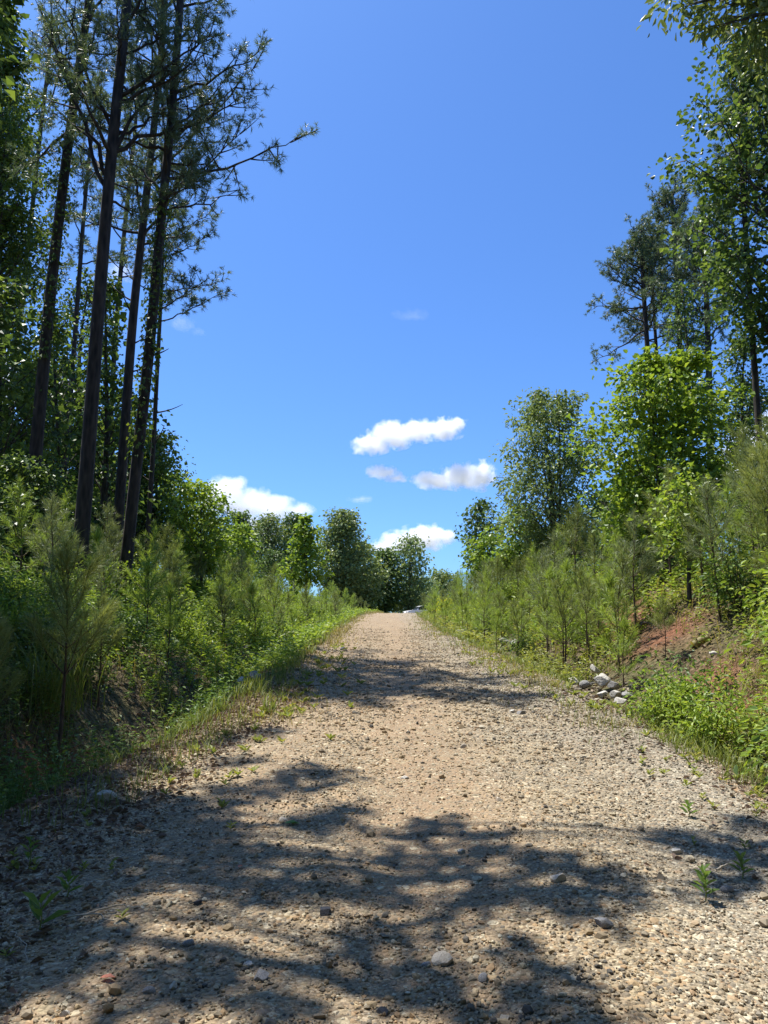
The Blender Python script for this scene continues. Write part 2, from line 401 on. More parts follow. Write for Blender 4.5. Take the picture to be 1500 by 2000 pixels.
gx = grow(-9, 10, .13, 3000); gy = grow(1.5, 26, .13, 3500)
X, Y = np.meshgrid(gx, gy)
Z = h(X, Y)
dlg, drg = left_e(Y)-X, X-right_e(Y)
inside = sstep(.0, .5, np.minimum(-dlg, -drg)) * (np.abs(Y-40) < 90)
Zg = Z - .05*inside
mb = MB(); mb.add(np.stack([X, Y, Zg], -1), None, smooth_cells(len(gy), len(gx)))
gme = mb.mesh('ground', True, ground_material())
CLAY = [(5.3, 14.2, .9, 1.3), (4.7, 11.2, .7, .9), (4.35, 9.4, .6, .7), (5.6, 17.5, .8, 1.5), (-3.55, 8.2, .55, .7), (-3.3, 9.2, .5, .5)]
clay = sum(np.exp(-((X-a)/sx)**2-((Y-b_)/sy)**2) for a, b_, sx, sy in CLAY)*.9
edge = np.maximum(dlg, drg)
attr(gme, 'clay', np.clip(clay-.15, -.4, 1.2))
attr(gme, 'gravel', np.clip(.85-edge*2.0, -1, 1.2)*(np.abs(Y-50) < 140))
attr(gme, 'grass', np.clip(.25+.5*vnoise(X*.3, Y*.3)+.2*sstep(15, 40, Y), 0, 1))
ground = solo('ground', gme, None, None, kind='structure')

ry = np.concatenate([np.arange(-6, 2, .25), np.arange(2, 14, .05), np.arange(14, 40, .12), np.arange(40, 120, .4)])
nu = 110; uu = np.linspace(0, 1, nu)
le = left_e(ry)+.45*vnoise(ry*.8, ry*0+3)+.25*vnoise(ry*2.9, ry*0+8)-.1; re_ = right_e(ry)+.45*vnoise(ry*.8, ry*0+13)+.25*vnoise(ry*2.9, ry*0+18)+.1
RX = le[:, None]*(1-uu)+re_[:, None]*uu; RY = np.repeat(ry[:, None], nu, 1)
RZ = h(RX, RY)+.006 - .03*(np.clip(1-np.minimum(uu, 1-uu)*nu/3, 0, 1))[None]
RZ = RZ + .010*vnoise(RX*14, RY*14) + .006*vnoise(RX*31, RY*31)
mb = MB(); mb.add(np.stack([RX, RY, RZ], -1), None, smooth_cells(len(ry), nu))
rme = mb.mesh('gravel_road', True, road_material())
dirtw = .95*np.exp(-((RX-.35)/.7)**2) + .6*np.exp(-((RX+1.0)/.45)**2) + .45*sstep(14, 40, RY) - .45*np.exp(-((RX-2.2)/.8)**2)*(1-sstep(20, 45, RY)) - .3*np.exp(-((RX-.6)/.8)**2-((RY-3.6)/.9)**2)
attr(rme, 'dirt', dirtw)
road = solo('gravel_road', rme, None, None, kind='structure')

# loose gravel as real stones ------------------------------------------------
ICO_V = None
def ico():
    t = (1+5**.5)/2
    V = np.array([[-1, t, 0], [1, t, 0], [-1, -t, 0], [1, -t, 0], [0, -1, t], [0, 1, t], [0, -1, -t], [0, 1, -t], [t, 0, -1], [t, 0, 1], [-t, 0, -1], [-t, 0, 1]], float)
    V /= np.linalg.norm(V[0])
    F = np.array([[0, 11, 5], [0, 5, 1], [0, 1, 7], [0, 7, 10], [0, 10, 11], [1, 5, 9], [5, 11, 4], [11, 10, 2], [10, 7, 6], [7, 1, 8], [3, 9, 4], [3, 4, 2], [3, 2, 6], [3, 6, 8], [3, 8, 9], [4, 9, 5], [2, 4, 11], [6, 2, 10], [8, 6, 7], [9, 8, 1]])
    return V, F
ICV, ICF = ico()
def stones(mb, r, P, R):
    n = len(P)
    V = ICV[None]*(1+.28*r.randn(n, 12, 1)*.6)
    V = V*(np.array([1., .82, .62])*(1+.2*r.randn(n, 1, 3)))
    a = r.rand(n)*2*math.pi; ca, sa = np.cos(a)[:, None], np.sin(a)[:, None]
    x, y, z = V[..., 0], V[..., 1], V[..., 2]
    tl = (r.randn(n)*.35)[:, None]
    y, z = y*np.cos(tl)-z*np.sin(tl), y*np.sin(tl)+z*np.cos(tl)
    V = np.stack([x*ca-y*sa, x*sa+y*ca, z], -1)*R[:, None, None] + P[:, None]
    mb.add(V, (np.arange(n)[:, None, None]*12+ICF[None]).reshape(-1, 3))
r = np.random.RandomState(5)
def road_pts(r, n, y0, y1, pw=.5, ex=.25):
    u = r.rand(n); y = (y0**-pw + u*(y1**-pw-y0**-pw))**(-1/pw)
    x = left_e(y)-ex + r.rand(n)*(right_e(y)-left_e(y)+2*ex)
    return x, y
x, y = road_pts(r, 80000, 2.5, 36)
keep = r.rand(len(x)) < np.clip(.97 - .7*np.exp(-((x-.35)/.55)**2)*(y > 4.2) - .5*np.exp(-((x+1.0)/.4)**2) + .6*vnoise(x*1.2, y*1.2), .15, 1)
x, y = x[keep], y[keep]
R = .0075*np.exp(.42*r.randn(len(x)))*np.clip(y/6.5, .85, 1.9)
mb = MB(); stones(mb, r, np.stack([x, y, h(x, y)+.006+R*.25], -1), R)
x, y = road_pts(r, 1500, 2.6, 45)
R = .018*np.exp(.38*r.randn(len(x)))*np.clip(y/8, .8, 1.4)
stones(mb, r, np.stack([x, y, h(x, y)+.004+R*.3], -1), R)
gp = np.array([hit(1120+120*r.rand(), 1335+45*r.rand()) for _ in range(70)])
stones(mb, r, gp+np.array([0, 0, .012]), .022+.035*r.rand(70)**2)
solo('gravel', mb.mesh('gravel', False, M['gravel']), 'loose grey and tan gravel strewn over the road', None, kind='stuff')

# ------------------------------------------------------------------ plant builders (local space, base at the origin)
def prof(kind, t):
    if kind == 'cone': return np.minimum(1, t/.14)**.6*(1-t)**.62
    if kind == 'column': return np.minimum(1, t/.1)**.5*(1-t**2.6)**.6
    if kind == 'dome': return np.minimum(1, t/.25)**.6*np.sqrt(np.clip(1-((t-.25)/.76)**2*(t > .25), 0, 1))
    return np.clip(np.sin(math.pi*(t*.9+.07)), 0, 1)**.6
def broadleaf(seed, H, R, cb, kind='ovoid', n_limb=46, leaf=.12, cover=2.6, r0=None, stems=1, droop=.35, clump=.34, lean=(0, 0), wl=.85, up=.9, six=False, spread=.0, sides=7):
    r = np.random.RandomState(seed); r0 = r0 or .012*H+.02
    tb, cbm = MB(), MB()
    trunks = []
    for s in range(stems):
        a = r.rand()*6.28; k = 0 if stems == 1 else R*(.25+.3*r.rand())
        pts = [np.zeros(3)+(0 if stems == 1 else 1)*np.array([math.cos(a), math.sin(a), 0])*.08]
        for t in (.25, .5, .75, .97):
            pts.append(np.array([lean[0]*t+math.cos(a)*k*t + r.randn()*.012*H*t, lean[1]*t+math.sin(a)*k*t + r.randn()*.012*H*t, H*t*(1-.06*s)]))
        P = spline(pts, 14); P[0, 2] = -.25
        rr = r0*(1-.9*np.linspace(0, 1, 14)**1.0)*(1 if stems == 1 else .7)
        rr[0] *= 1.35
        tube(tb, P, rr, sides); trunks.append((P, rr))
    n_leaf = int(1.8*cover*(2*R*H*(1-cb)*.8)/(leaf*leaf*wl*.5)); per = max(8, n_leaf//(n_limb*5))
    LP, LA = [], []
    for i in range(n_limb):
        P, rr = trunks[i % stems]
        t = (i+.5)/n_limb; t = np.clip(t+r.randn()*.03, 0.01, .985)
        rad = R*float(prof(kind, t))*(.45+.55*math.sqrt(r.rand()))
        if r.rand() < .1: rad *= 1.18
        az = i*2.4+r.randn()*.4
        zt = (cb+(1-cb)*t)*H
        zs = max(zt-rad*(.55+.3*r.rand())-.05*H, cb*H*.75, .05*H)
        c = np.array([np.interp(zs, P[:, 2], P[:, 0]), np.interp(zs, P[:, 2], P[:, 1]), zs])
        rs = np.interp(zs, P[:, 2], rr)
        ax = np.array([np.interp(zt, P[:, 2], P[:, 0]), np.interp(zt, P[:, 2], P[:, 1]), 0])*.8
        tip = np.array([ax[0]+math.cos(az)*rad, ax[1]+math.sin(az)*rad, zt])
        mid = (c+tip)/2+np.array([math.cos(az), math.sin(az), 0])*rad*.12 + np.array([0, 0, rad*.06]) + r.randn(3)*rad*.05
        B = bez(c, mid, tip, 7)
        tube(tb, B, np.linspace(rs*.42, .004+.0006*H, 7), 4, False)
        for k in range(5):
            s = .38+.62*(k+r.rand()*.8)/4.6; s = min(s, 1)
            q = B[0]*0+np.array([np.interp(s, np.linspace(0, 1, 7), B[:, m]) for m in range(3)])
            off = r.randn(3)*rad*.16; off[2] = abs(off[2])*.6 if r.rand() < .7 else off[2]
            e = q+off
            if k % 2 == 0 and rad > .25: tube(tb, bez(q, (q+e)/2+r.randn(3)*.03*rad, e, 4), np.linspace(.008+.001*H, .004, 4), 3, False)
            cl = clump*(.6+.8*r.rand())*min(1, .35+rad/R)
            d = r.randn(per, 3); d *= np.minimum(1, 1.5/np.linalg.norm(d, axis=1, keepdims=True)); d = d*np.array([1, 1, .62])*cl
            LP.append(e+d); LA.append(norm(d)*.8+np.array([math.cos(az), math.sin(az), 0])*.35)
    LP = np.concatenate(LP); LA = np.concatenate(LA); n = len(LP)
    LA = LA + r.randn(n, 3)*.45 + np.array([0, 0, -droop])
    N = np.array([0, 0, up]) + r.randn(n, 3)*.55 + np.array([0, 0, .0])
    keep = LP[:, 2] > .05; LP, LA, N = LP[keep], LA[keep], N[keep]
    L = leaf*(.45+1.05*r.rand(len(LP))**1.2)
    leaves(cbm, LP, LA, N, L, L*wl, six=six)
    return tb, cbm
def tuft(cbm, r, P, D, n, L, w, spread=.75):
    m = len(P)
    A = np.repeat(norm(D), n, 0)+r.randn(m*n, 3)*spread
    Q = np.repeat(P, n, 0) - np.repeat(norm(D), n, 0)*(r.rand(m*n, 1)*.6*L)
    needles(cbm, r, Q, A, L*(.7+.5*r.rand(m*n)), w, .1)
def tall_pine(seed, path, r0, cb, limbs=22, reach=2.6, extra=(), stubs=(), nt=15, wn=.011, ln=.165, r_top=.5, sub=8, rise=.45):
    """path: trunk points from the base; cb: where along it the live crown starts; extra: limbs given as (fraction, tip)"""
    r = np.random.RandomState(seed); tb, cbm = MB(), MB()
    P = spline(path, 26); s = np.linspace(0, 1, 26)
    P = P + np.stack([np.sin(s*9+seed)*.05*s, np.cos(s*8+seed)*.05, s*0], -1)*s[:, None]
    P[0, 2] -= .3
    rr = r0*(1-(1-r_top)*s); rr[0] *= 1.3; rr[1] *= 1.06
    tube(tb, P, rr, 10)
    at = lambda f: np.array([np.interp(f, s, P[:, i]) for i in range(3)])
    def limb(f, tip, heavy=1.0, dens=1.0):
        c = at(f); v = tip-c; ln_ = np.linalg.norm(v)
        mid = c+v*.5+np.array([0, 0, -.06*ln_])+r.randn(3)*.03*ln_
        B = bez(c, mid, tip, 10); B[1:-1] += r.randn(8, 3)*.013*ln_
        rb = min(np.interp(f, s, rr)*.42, .02+.014*ln_)*heavy
        tube(tb, B, np.linspace(rb, .008, 10), 5, False)
        TP, TD = [], []
        for k in range(int(sub*dens)):
            u = .3+.7*(k+r.rand())/max(1, int(sub*dens)); u = min(u, 1)
            q = np.array([np.interp(u, np.linspace(0, 1, 10), B[:, i]) for i in range(3)])
            d = norm(v)*.5+r.randn(3)*np.array([.75, .75, .6])+np.array([0, 0, .1]); d = norm(d)
            sl = ln_*(.1+.2*r.rand())*(1.15-.5*u)+.15
            e = q+d*sl
            C = bez(q, (q+e)/2+np.array([0, 0, -.06*sl]), e, 5)
            tube(tb, C, np.linspace(.011+.004*ln_, .005, 5), 3, False)
            nb = 4+int(sl*7)
            for m in range(nb):
                w = .35+.65*(m+.5)/nb
                b0 = np.array([np.interp(w, np.linspace(0, 1, 5), C[:, i]) for i in range(3)])
                dd = norm(d*.6+r.randn(3)*.6+np.array([0, 0, .3]))
                b1 = b0+dd*(.1+.18*r.rand())
                TP.append(b1); TD.append(dd)
            TP.append(e); TD.append(d)
        TP.append(tip); TD.append(norm(v)+np.array([0, 0, .3]))
        tuft(cbm, r, np.array(TP), np.array(TD), nt, ln, wn)
    for i in range(limbs):
        f = cb+(1-cb)*((i+.5)/limbs)**.9; f = min(f, .995)
        az = i*2.4+r.randn()*.5
        L = reach*(.55+.6*r.rand())*(1-.62*((f-cb)/(1-cb))**1.4)
        el = math.radians(8+38*r.rand()+18*(f-cb)/(1-cb))*rise/.45
        limb(f, at(f)+L*np.array([math.cos(az)*math.cos(el), math.sin(az)*math.cos(el), math.sin(el)]))
    for f, tip in extra: limb(f, np.asarray(tip, float), 1.1, 1.3)
    for f, v in stubs:
        c = at(f); v = np.asarray(v, float)
        tube(tb, bez(c, c+v*.5+np.array([0, 0, -.12])*np.linalg.norm(v), c+v, 6), np.linspace(.035, .008, 6), 4)
    return tb, cbm, P, rr
def ivy_on(P, rr, f0, f1, n, seed, leaf=.12, out=.18):
    r = np.random.RandomState(seed); s = np.linspace(0, 1, len(P)); mb = MB()
    f = f0+(f1-f0)*r.rand(n); a = r.rand(n)*6.283
    C = np.stack([np.interp(f, s, P[:, i]) for i in range(3)], -1); R = np.interp(f, s, rr)
    lump = .5+1.1*np.clip(vnoise(f*40, a*1.2)+.5, 0, 1)
    d = np.stack([np.cos(a), np.sin(a), .2*r.randn(n)], -1)
    Q = C+d*(R+out*lump*r.rand(n)**.7)[:, None]
    leaves(mb, Q, d*.5+np.array([0, 0, -.7])+r.randn(n, 3)*.4, d+np.array([0, 0, .5])+r.randn(n, 3)*.4, leaf*(.6+.7*r.rand(n)), leaf*.95)
    return mb
def sapling(seed, H, nn, ln=.2, wn=.004, whorl=.3, bare=.22):
    r = np.random.RandomState(seed); tb, cbm = MB(), MB()
    P = spline([[0, 0, -.1], [r.randn()*.03*H, r.randn()*.03*H, H*.5], [r.randn()*.05*H, r.randn()*.05*H, H]], 12)
    r0 = .008+.0075*H
    tube(tb, P, np.linspace(r0, .004, 12), 6)
    at = lambda z: np.array([np.interp(z, P[:, 2], P[:, i]) for i in range(3)])
    NP, ND = [], []
    def shoot(c, d, L, k, rad):
        B = bez(c, c+d*L*.5+np.array([0, 0, -.06*L]), c+d*L+np.array([0, 0, .16*L]), 6)
        tube(tb, B, np.linspace(rad, .0025, 6), 4, False)
        u = .22+.78*r.rand(k)**.75
        q = np.stack([np.interp(u, np.linspace(0, 1, 6), B[:, i]) for i in range(3)], -1)
        fd = norm(B[-1]-B[2]); NP.append(q); ND.append(fd*.75+r.randn(k, 3)*.42+np.array([0, 0, .12]))
        k2 = k//4; NP.append(np.repeat(B[-1:], k2, 0)); ND.append(fd*1.0+r.randn(k2, 3)*.33)
    z = H*bare; i = 0
    while z < H*.93:
        t = z/H
        nb = r.randint(3, 6); a0 = r.rand()*6.28
        for k in range(nb):
            a = a0+k*6.283/nb+r.randn()*.3
            L = H*(.34*(1-t)+.07)*(.65+.6*r.rand())*(1 if t > .3 else .75)
            el = math.radians(18+48*t+r.randn()*9)
            d = np.array([math.cos(a)*math.cos(el), math.sin(a)*math.cos(el), math.sin(el)])
            shoot(at(z), d, L, int(nn*(.45+L)), r0*.4*(1-t)+.003)
            if L > .45:
                for sgn in (-1, 1):
                    a2 = a+sgn*.7; d2 = np.array([math.cos(a2)*math.cos(el), math.sin(a2)*math.cos(el), math.sin(el)])
                    shoot(at(z)+d*L*.5, d2, L*.45, int(nn*.5), .004)
        z += whorl*(.75+.5*r.rand())*(1.1-.4*t); i += 1
    shoot(at(H*.86), np.array([0, 0, 1.]), H*.16, nn, .004)
    u = H*(.5+.5*r.rand(nn*2)); q = np.stack([np.interp(u, P[:, 2], P[:, k]) for k in range(3)], -1)
    NP.append(q); ND.append(np.array([0, 0, .8])+r.randn(len(q), 3)*.42)
    NP = np.concatenate(NP); ND = np.concatenate(ND)
    needles(cbm, r, NP, ND, ln*(.6+.55*r.rand(len(NP))), wn, .14)
    return tb, cbm
def shrub(seed, H, R, leaf, cover=3.0, n_stem=11, wl=.55, droop=.25, six=True):
    r = np.random.RandomState(seed); tb, cbm = MB(), MB(); LP, LA = [], []
    n_leaf = int(cover*2*R*H*.8/(leaf*leaf*wl*.6)); per = max(6, n_leaf//(n_stem*5))
    for i in range(n_stem):
        az = i*2.4+r.randn()*.4; rad = R*math.sqrt((i+.5)/n_stem)*(.7+.5*r.rand()); hh = H*(1-.45*(rad/R)**2)*(.65+.45*r.rand())
        tip = np.array([math.cos(az)*rad, math.sin(az)*rad, hh])
        B = bez(np.array([math.cos(az)*.05, math.sin(az)*.05, -.06]), np.array([tip[0]*.35, tip[1]*.35, hh*.65]), tip, 7)
        tube(tb, B, np.linspace(.006+.006*H, .003, 7), 4, False)
        for k in range(5):
            s = .3+.7*k/4; q = np.array([np.interp(s, np.linspace(0, 1, 7), B[:, m]) for m in range(3)])+r.randn(3)*.07*H
            d = r.randn(per, 3)*np.array([1, 1, .7])*(.13*H+.05)
            LP.append(q+d); LA.append(norm(d)+np.array([math.cos(az), math.sin(az), 0])*.3)
    LP = np.concatenate(LP); LA = np.concatenate(LA); keep = LP[:, 2] > .04; LP, LA = LP[keep], LA[keep]; n = len(LP)
    L = leaf*(.6+.8*r.rand(n))
    leaves(cbm, LP, LA+r.randn(n, 3)*.4+np.array([0, 0, -droop]), np.array([0, 0, .9])+r.randn(n, 3)*.5, L, L*wl, six=six)
    return tb, cbm

def thing2(name, label, cat, group, loc, tb, cbm, tm, cm, pn=('trunk', 'crown'), rz=0., sc=1.):
    o = empty(name, loc, label, cat, group, rz, sc)
    part(pn[0], tb.mesh(pn[0], True, tm), o); part(pn[1], cbm.mesh(pn[1], False, cm), o)
    return o

# ------------------------------------------------------------------ tall pines on the left
def px_path(pts, Yd):
    W = [PX(a, b_, Yd) for a, b_ in pts]
    b0 = W[0].copy(); base = np.array([b0[0], Yd, hz(b0[0], Yd)])
    return base, [np.zeros(3)]+[w-base for w in W if w[2] > base[2]+.8]
PINES = [
 # label, depth, pixel path (bottom to top), radius, crown start, limbs, reach, ivy, extra limbs (fraction, px, py, depth), stubs
 ('tall pine with leafy vine wrapped round its dark trunk, leftmost of the bare pines', 19, [(52, 1130), (72, 850), (100, 560), (135, 280), (172, 0), (200, -230)], .18, .66, 20, 2.6, (.3, .68),
  [(.7, 60, 60, 20), (.62, 40, 330, 19)], []),
 ('thickest tall pine trunk, its heavy limbs forking out high above the vines', 17, [(155, 1090), (172, 900), (192, 620), (218, 280), (245, 0), (262, -230)], .2, .60, 22, 2.8, None,
  [(.62, 60, -20, 17), (.63, 110, 60, 16.5), (.66, 330, 130, 17.5), (.66, 470, 160, 18), (.68, 130, 0, 17), (.72, 420, 60, 17)], [(.46, (.0, -.2, .6)), (.5, (-.5, .2, .8))]),
 ('slimmer tall pine with a kinked trunk next to the thickest pine', 22, [(226, 1085), (243, 860), (258, 640), (270, 520), (290, 330), (318, 70), (330, -200)], .165, .60, 22, 2.8, None,
  [(.66, 480, 250, 22), (.62, 400, 290, 22), (.7, 500, 130, 22)], [(.5, (-.7, 0, .5)), (.47, (-.4, -.2, .9)), (.38, (.6, 0, .25)), (.42, (.5, .1, .4))]),
 ('tall pine with ivy climbing its slanting trunk, standing nearest the road', 18, [(240, 1150), (262, 950), (292, 690), (312, 450), (333, 230), (352, 0), (365, -180)], .15, .52, 24, 2.4, (.2, .56),
  [(.60, 400, 320, 18.5), (.64, 490, 190, 18.5), (.575, 588, 262, 18.8), (.55, 390, 350, 18), (.7, 505, 100, 18)], [(.33, (.5, 0, .2))]),
 ('thin pine with dead branch stubs, rightmost of the left pines', 25, [(285, 1100), (298, 900), (306, 720), (316, 560), (322, 440), (330, 330)], .095, .58, 20, 2.3, None,
  [(.66, 436, 548, 25), (.74, 410, 460, 25), (.62, 380, 560, 25), (.8, 405, 420, 25)], [(.42, (.95, 0, .3)), (.36, (.35, 0, .75)), (.2, (.45, 0, .4)), (.3, (-.3, 0, .2))]),
 ('thin grey pine far back between the two leftmost thick pines', 31, [(112, 1100), (135, 800), (152, 580), (165, 420), (178, 280), (190, 150)], .13, .55, 20, 2.4, None, [], []),
 ('far slender pine glimpsed behind the leaves at the left edge', 34, [(10, 1100), (22, 750), (60, 450), (85, 200), (100, 40)], .15, .5, 22, 3.0, None, [], []),
 ('dim far pine half hidden behind the thickest pine', 36, [(205, 1080), (222, 700), (245, 430), (262, 260), (270, 130)], .15, .5, 24, 3.0, None, [], []),
]
for i, (lab, Yd, path, r0, cb, nl, reach, ivy, ex, stubs) in enumerate(PINES):
    if i in (2, 3):      # these two carry their crowns on well above the frame
        k_ = (len(path)-1)/len(path); path = path+[(path[-1][0]+12, path[-1][1]-260)]
        cb *= k_; ex = [(e[0]*k_, *e[1:]) for e in ex]; stubs = [(f*k_, v) for f, v in stubs]; nl = 38
        ivy = ivy and (ivy[0]*k_, ivy[1]*k_)
    base, pth = px_path(path, Yd)
    extra = [(f, PX(a, b_, d)-base) for f, a, b_, d in ex]
    if i == 2:           # high boughs above the frame, whose shade crosses the left half of the road
        zz = [q[2] for q in pth]
        for k, (a, b_) in enumerate([(590, 1285), (640, 1268), (660, 1312), (715, 1290), (740, 1272), (775, 1318), (700, 1345), (835, 1325), (620, 1330), (680, 1270), (790, 1290), (560, 1345), (650, 1360), (735, 1340)]):
            g = hit(a, b_); tz = 1.4*g[1]+2.8+(k % 3)*.4; tip = g+SUND*(tz-g[2])/SUND[2]-base
            extra.append((float(np.interp(tip[2]-1.1, zz, np.linspace(0, 1, len(zz)))), tip))
    tb, cbm, P, rr = tall_pine(100+i, pth, r0, cb, nl, reach, extra, stubs, wn=.0075+.00028*Yd)
    o = thing2('pine_tree', lab, 'pine tree', 'tall pines on the left', base, tb, cbm, M['pine_bark'], M['pine_needle'])
    if ivy: part('ivy', ivy_on(P, rr, ivy[0], ivy[1], 800, 40+i, .11, .12).mesh('ivy', False, M['ivy']), o)

# pines on the right, further back
PINES_R = [
 ('round-topped pine at the right, lowest and farthest out towards the open sky', 36, [(1275, 1000), (1272, 800), (1262, 640), (1256, 540), (1250, 470)], .17, .56, 40, 2.9, [(.68, 1152, 595, 36), (.6, 1165, 705, 36), (.75, 1185, 540, 36), (.85, 1200, 500, 36)]),
 ('thin pine just behind the round-topped pine at the right', 38, [(1292, 1000), (1288, 760), (1278, 620), (1270, 500)], .13, .62, 16, 2.0, []),
 ('taller pine with a pointed top left of the big leafy tree', 38, [(1335, 1000), (1330, 700), (1318, 500), (1312, 380)], .18, .56, 40, 2.9, [(.8, 1262, 450, 38), (.88, 1270, 415, 38), (.75, 1260, 500, 38)]),
 ('dark pine with forking limbs half hidden by the big leafy tree', 34, [(1390, 1000), (1385, 720), (1378, 560), (1372, 430)], .19, .52, 42, 3.1, [(.62, 1440, 490, 34), (.64, 1330, 540, 34), (.7, 1360, 480, 34)]),
 ('bare-stemmed pine near the right edge with white cloud behind', 20, [(1494, 1000), (1490, 930), (1480, 800), (1470, 680), (1462, 560), (1452, 380), (1445, 200)], .115, .8, 14, 1.6, []),
]
for i, (lab, Yd, path, r0, cb, nl, reach, ex) in enumerate(PINES_R):
    base, pth = px_path(path, Yd)
    extra = [(f, PX(a, b_, d)-base) for f, a, b_, d in ex]
    tb, cbm, P, rr = tall_pine(200+i, pth, r0, cb, nl, reach, extra, (), wn=.0075+.00028*Yd)
    thing2('pine_tree', lab, 'pine tree', 'tall pines on the right', base, tb, cbm, M['pine_bark'], M['pine_needle'])

# ------------------------------------------------------------------ broadleaf trees
def fit(name, label, box, Yd, mat, kind='ovoid', seed=1, group=None, **kw):
    x0, y0, x1, y1 = box
    a = PX((x0+x1)/2, y1, Yd); t = PX((x0+x1)/2, y0, Yd); l = PX(x0, (y0+y1)/2, Yd); rr = PX(x1, (y0+y1)/2, Yd)
    bx = kw.pop('base', None)
    xb = a[0] if bx is None else PX(bx, y1, Yd)[0]
    z0 = hz(xb, Yd); H = t[2]-z0; R = (rr[0]-l[0])/2; cb = max(.03, (a[2]-z0)/H)
    kw.setdefault('leaf', max(.1, .0048*Yd)); kw.setdefault('lean', (t[0]-xb, 0))
    tb, cbm = broadleaf(seed, H, R, cb, kind, **kw)
    return thing2(name, label, 'tree', group, (xb, Yd, z0), tb, cbm, M['grey_bark'], M[mat])
LW = 'broadleaf trees of the left wood'
fit('broadleaf_tree', 'vine-smothered dark tree column at the top left edge', (-90, -20, 75, 640), 24, 'ivy', 'column', 301, LW, n_limb=70, cover=2.4, leaf=.11, clump=.3)
fit('broadleaf_tree', 'dark leafy tree filling the left edge below the vine column', (-130, 540, 110, 1080), 20, 'sweetgum', 'ovoid', 302, LW, n_limb=60, cover=1.5, leaf=.16, wl=.95)
fit('broadleaf_tree', 'leafy tree between the two leftmost pine trunks', (40, 600, 190, 1060), 24, 'sweetgum', 'column', 303, LW, n_limb=44, cover=1.1, leaf=.17, wl=.95)
fit('broadleaf_tree', 'leafy sunlit tree rising right behind the thickest pine', (165, 535, 255, 1060), 23, 'sweetgum', 'column', 304, LW, n_limb=40, cover=1.4, leaf=.17, wl=.95)
fit('broadleaf_tree', 'shaded leafy tree behind the kinked pine and the ivy pine', (180, 760, 330, 1080), 27, 'sweetgum', 'ovoid', 305, LW, n_limb=44, cover=1.6, leaf=.17, wl=.95)
fit('broadleaf_tree', 'spreading tree whose lowest bough pokes out right of the thin pine', (240, 840, 372, 1070), 28, 'sweetgum', 'dome', 306, LW, n_limb=44, cover=2.0)
fit('broadleaf_tree', 'distant dark tree low behind the left pines', (-40, 700, 200, 1100), 34, 'sweetgum', 'ovoid', 307, LW, n_limb=60, cover=2.6)
fit('broadleaf_tree', 'distant dark tree low behind the ivy-clad pine', (120, 820, 330, 1100), 38, 'sweetgum', 'ovoid', 308, LW, n_limb=60, cover=2.6)
fit('broadleaf_tree', 'tall shaded tree far behind the leftmost pine, high in the left wood', (-90, 160, 110, 900), 31, 'sweetgum', 'ovoid', 371, LW, n_limb=50, cover=1.0)
fit('broadleaf_tree', 'shaded tree filling the wood behind the thickest pine', (90, 520, 230, 1000), 35, 'sweetgum', 'ovoid', 372, LW, n_limb=50, cover=1.0)
fit('broadleaf_tree', 'dark low tree at the foot of the leftmost pine', (-60, 900, 150, 1120), 18, 'sweetgum', 'dome', 373, LW, n_limb=50, cover=2.4)
fit('broadleaf_tree', 'bright green bushy young tree where the left pines end', (335, 945, 455, 1110), 27, 'poplar', 'ovoid', 309, LW, n_limb=46, cover=2.6)
fit('broadleaf_tree', 'pale feathery-leaved tree behind the bright bushy young tree', (255, 925, 420, 1090), 36, 'poplar', 'dome', 310, LW, n_limb=46, cover=2.4, leaf=.15)
fit('broadleaf_tree', 'small yellow-green tree between the bushy young tree and the cone-shaped one', (430, 1025, 505, 1120), 42, 'poplar', 'ovoid', 311, LW, n_limb=34, cover=2.6)
fit('broadleaf_tree', 'bright cone-shaped young tree in front of the grey-green oak', (552, 1008, 645, 1130), 46, 'poplar', 'cone', 312, LW, n_limb=40, cover=3.0)
FT = 'trees at the far end of the road'
for k, (lab, box, Yd, mat, kind, cov) in enumerate([
  ('rounded dark tree directly under the left cloud', (488, 1008, 560, 1110), 85, 'oak', 'dome', 2.8),
  ('dark tree between the left cloud and the cone-shaped young tree', (540, 1005, 600, 1120), 88, 'sweetgum', 'dome', 2.8),
  ('pointed far tree left of the rounded dark trees', (435, 1000, 500, 1110), 80, 'sweetgum', 'ovoid', 2.6),
  ('big round-headed grey-green oak at the far end of the road', (612, 997, 722, 1150), 98, 'oak', 'dome', 3.0),
  ('lower broad dark tree leaning out from the grey-green oak', (640, 1060, 752, 1180), 104, 'oak', 'dome', 3.0),
  ('dark leafy tree behind the far grass left of the airy tree', (715, 1075, 790, 1185), 110, 'sweetgum', 'dome', 2.8),
  ('airy see-through tree beside the low white cloud at the road end', (762, 1047, 838, 1190), 112, 'cherry', 'ovoid', 1.7),
  ('low dark tree at the road end, right of the airy tree', (820, 1118, 905, 1190), 135, 'oak', 'dome', 3.0),
  ('squat dark tree directly behind the parked car', (780, 1130, 850, 1195), 128, 'oak', 'dome', 3.0),
  ('small dark tree closing the gap behind the left far grass', (690, 1120, 760, 1195), 120, 'oak', 'dome', 3.0)]):
    fit('broadleaf_tree', lab, box, Yd, mat, kind, 330+k, FT, n_limb=90, cover=cov*1.7, leaf=.0034*Yd, clump=.009*Yd, sides=6)
RW = 'broadleaf trees of the right wood'
fit('broadleaf_tree', 'towering leafy tree filling the right edge below the oak branch', (1325, 60, 1690, 640), 19, 'sweetgum', 'ovoid', 350, RW, n_limb=80, cover=1.8, leaf=.14, six=True, base=1505, clump=.4, wl=.9)
fit('broadleaf_tree', 'narrow leafy tree in front of the forking pine', (1285, 545, 1375, 800), 27, 'sweetgum', 'column', 351, RW, n_limb=34, cover=1.1, base=1345)
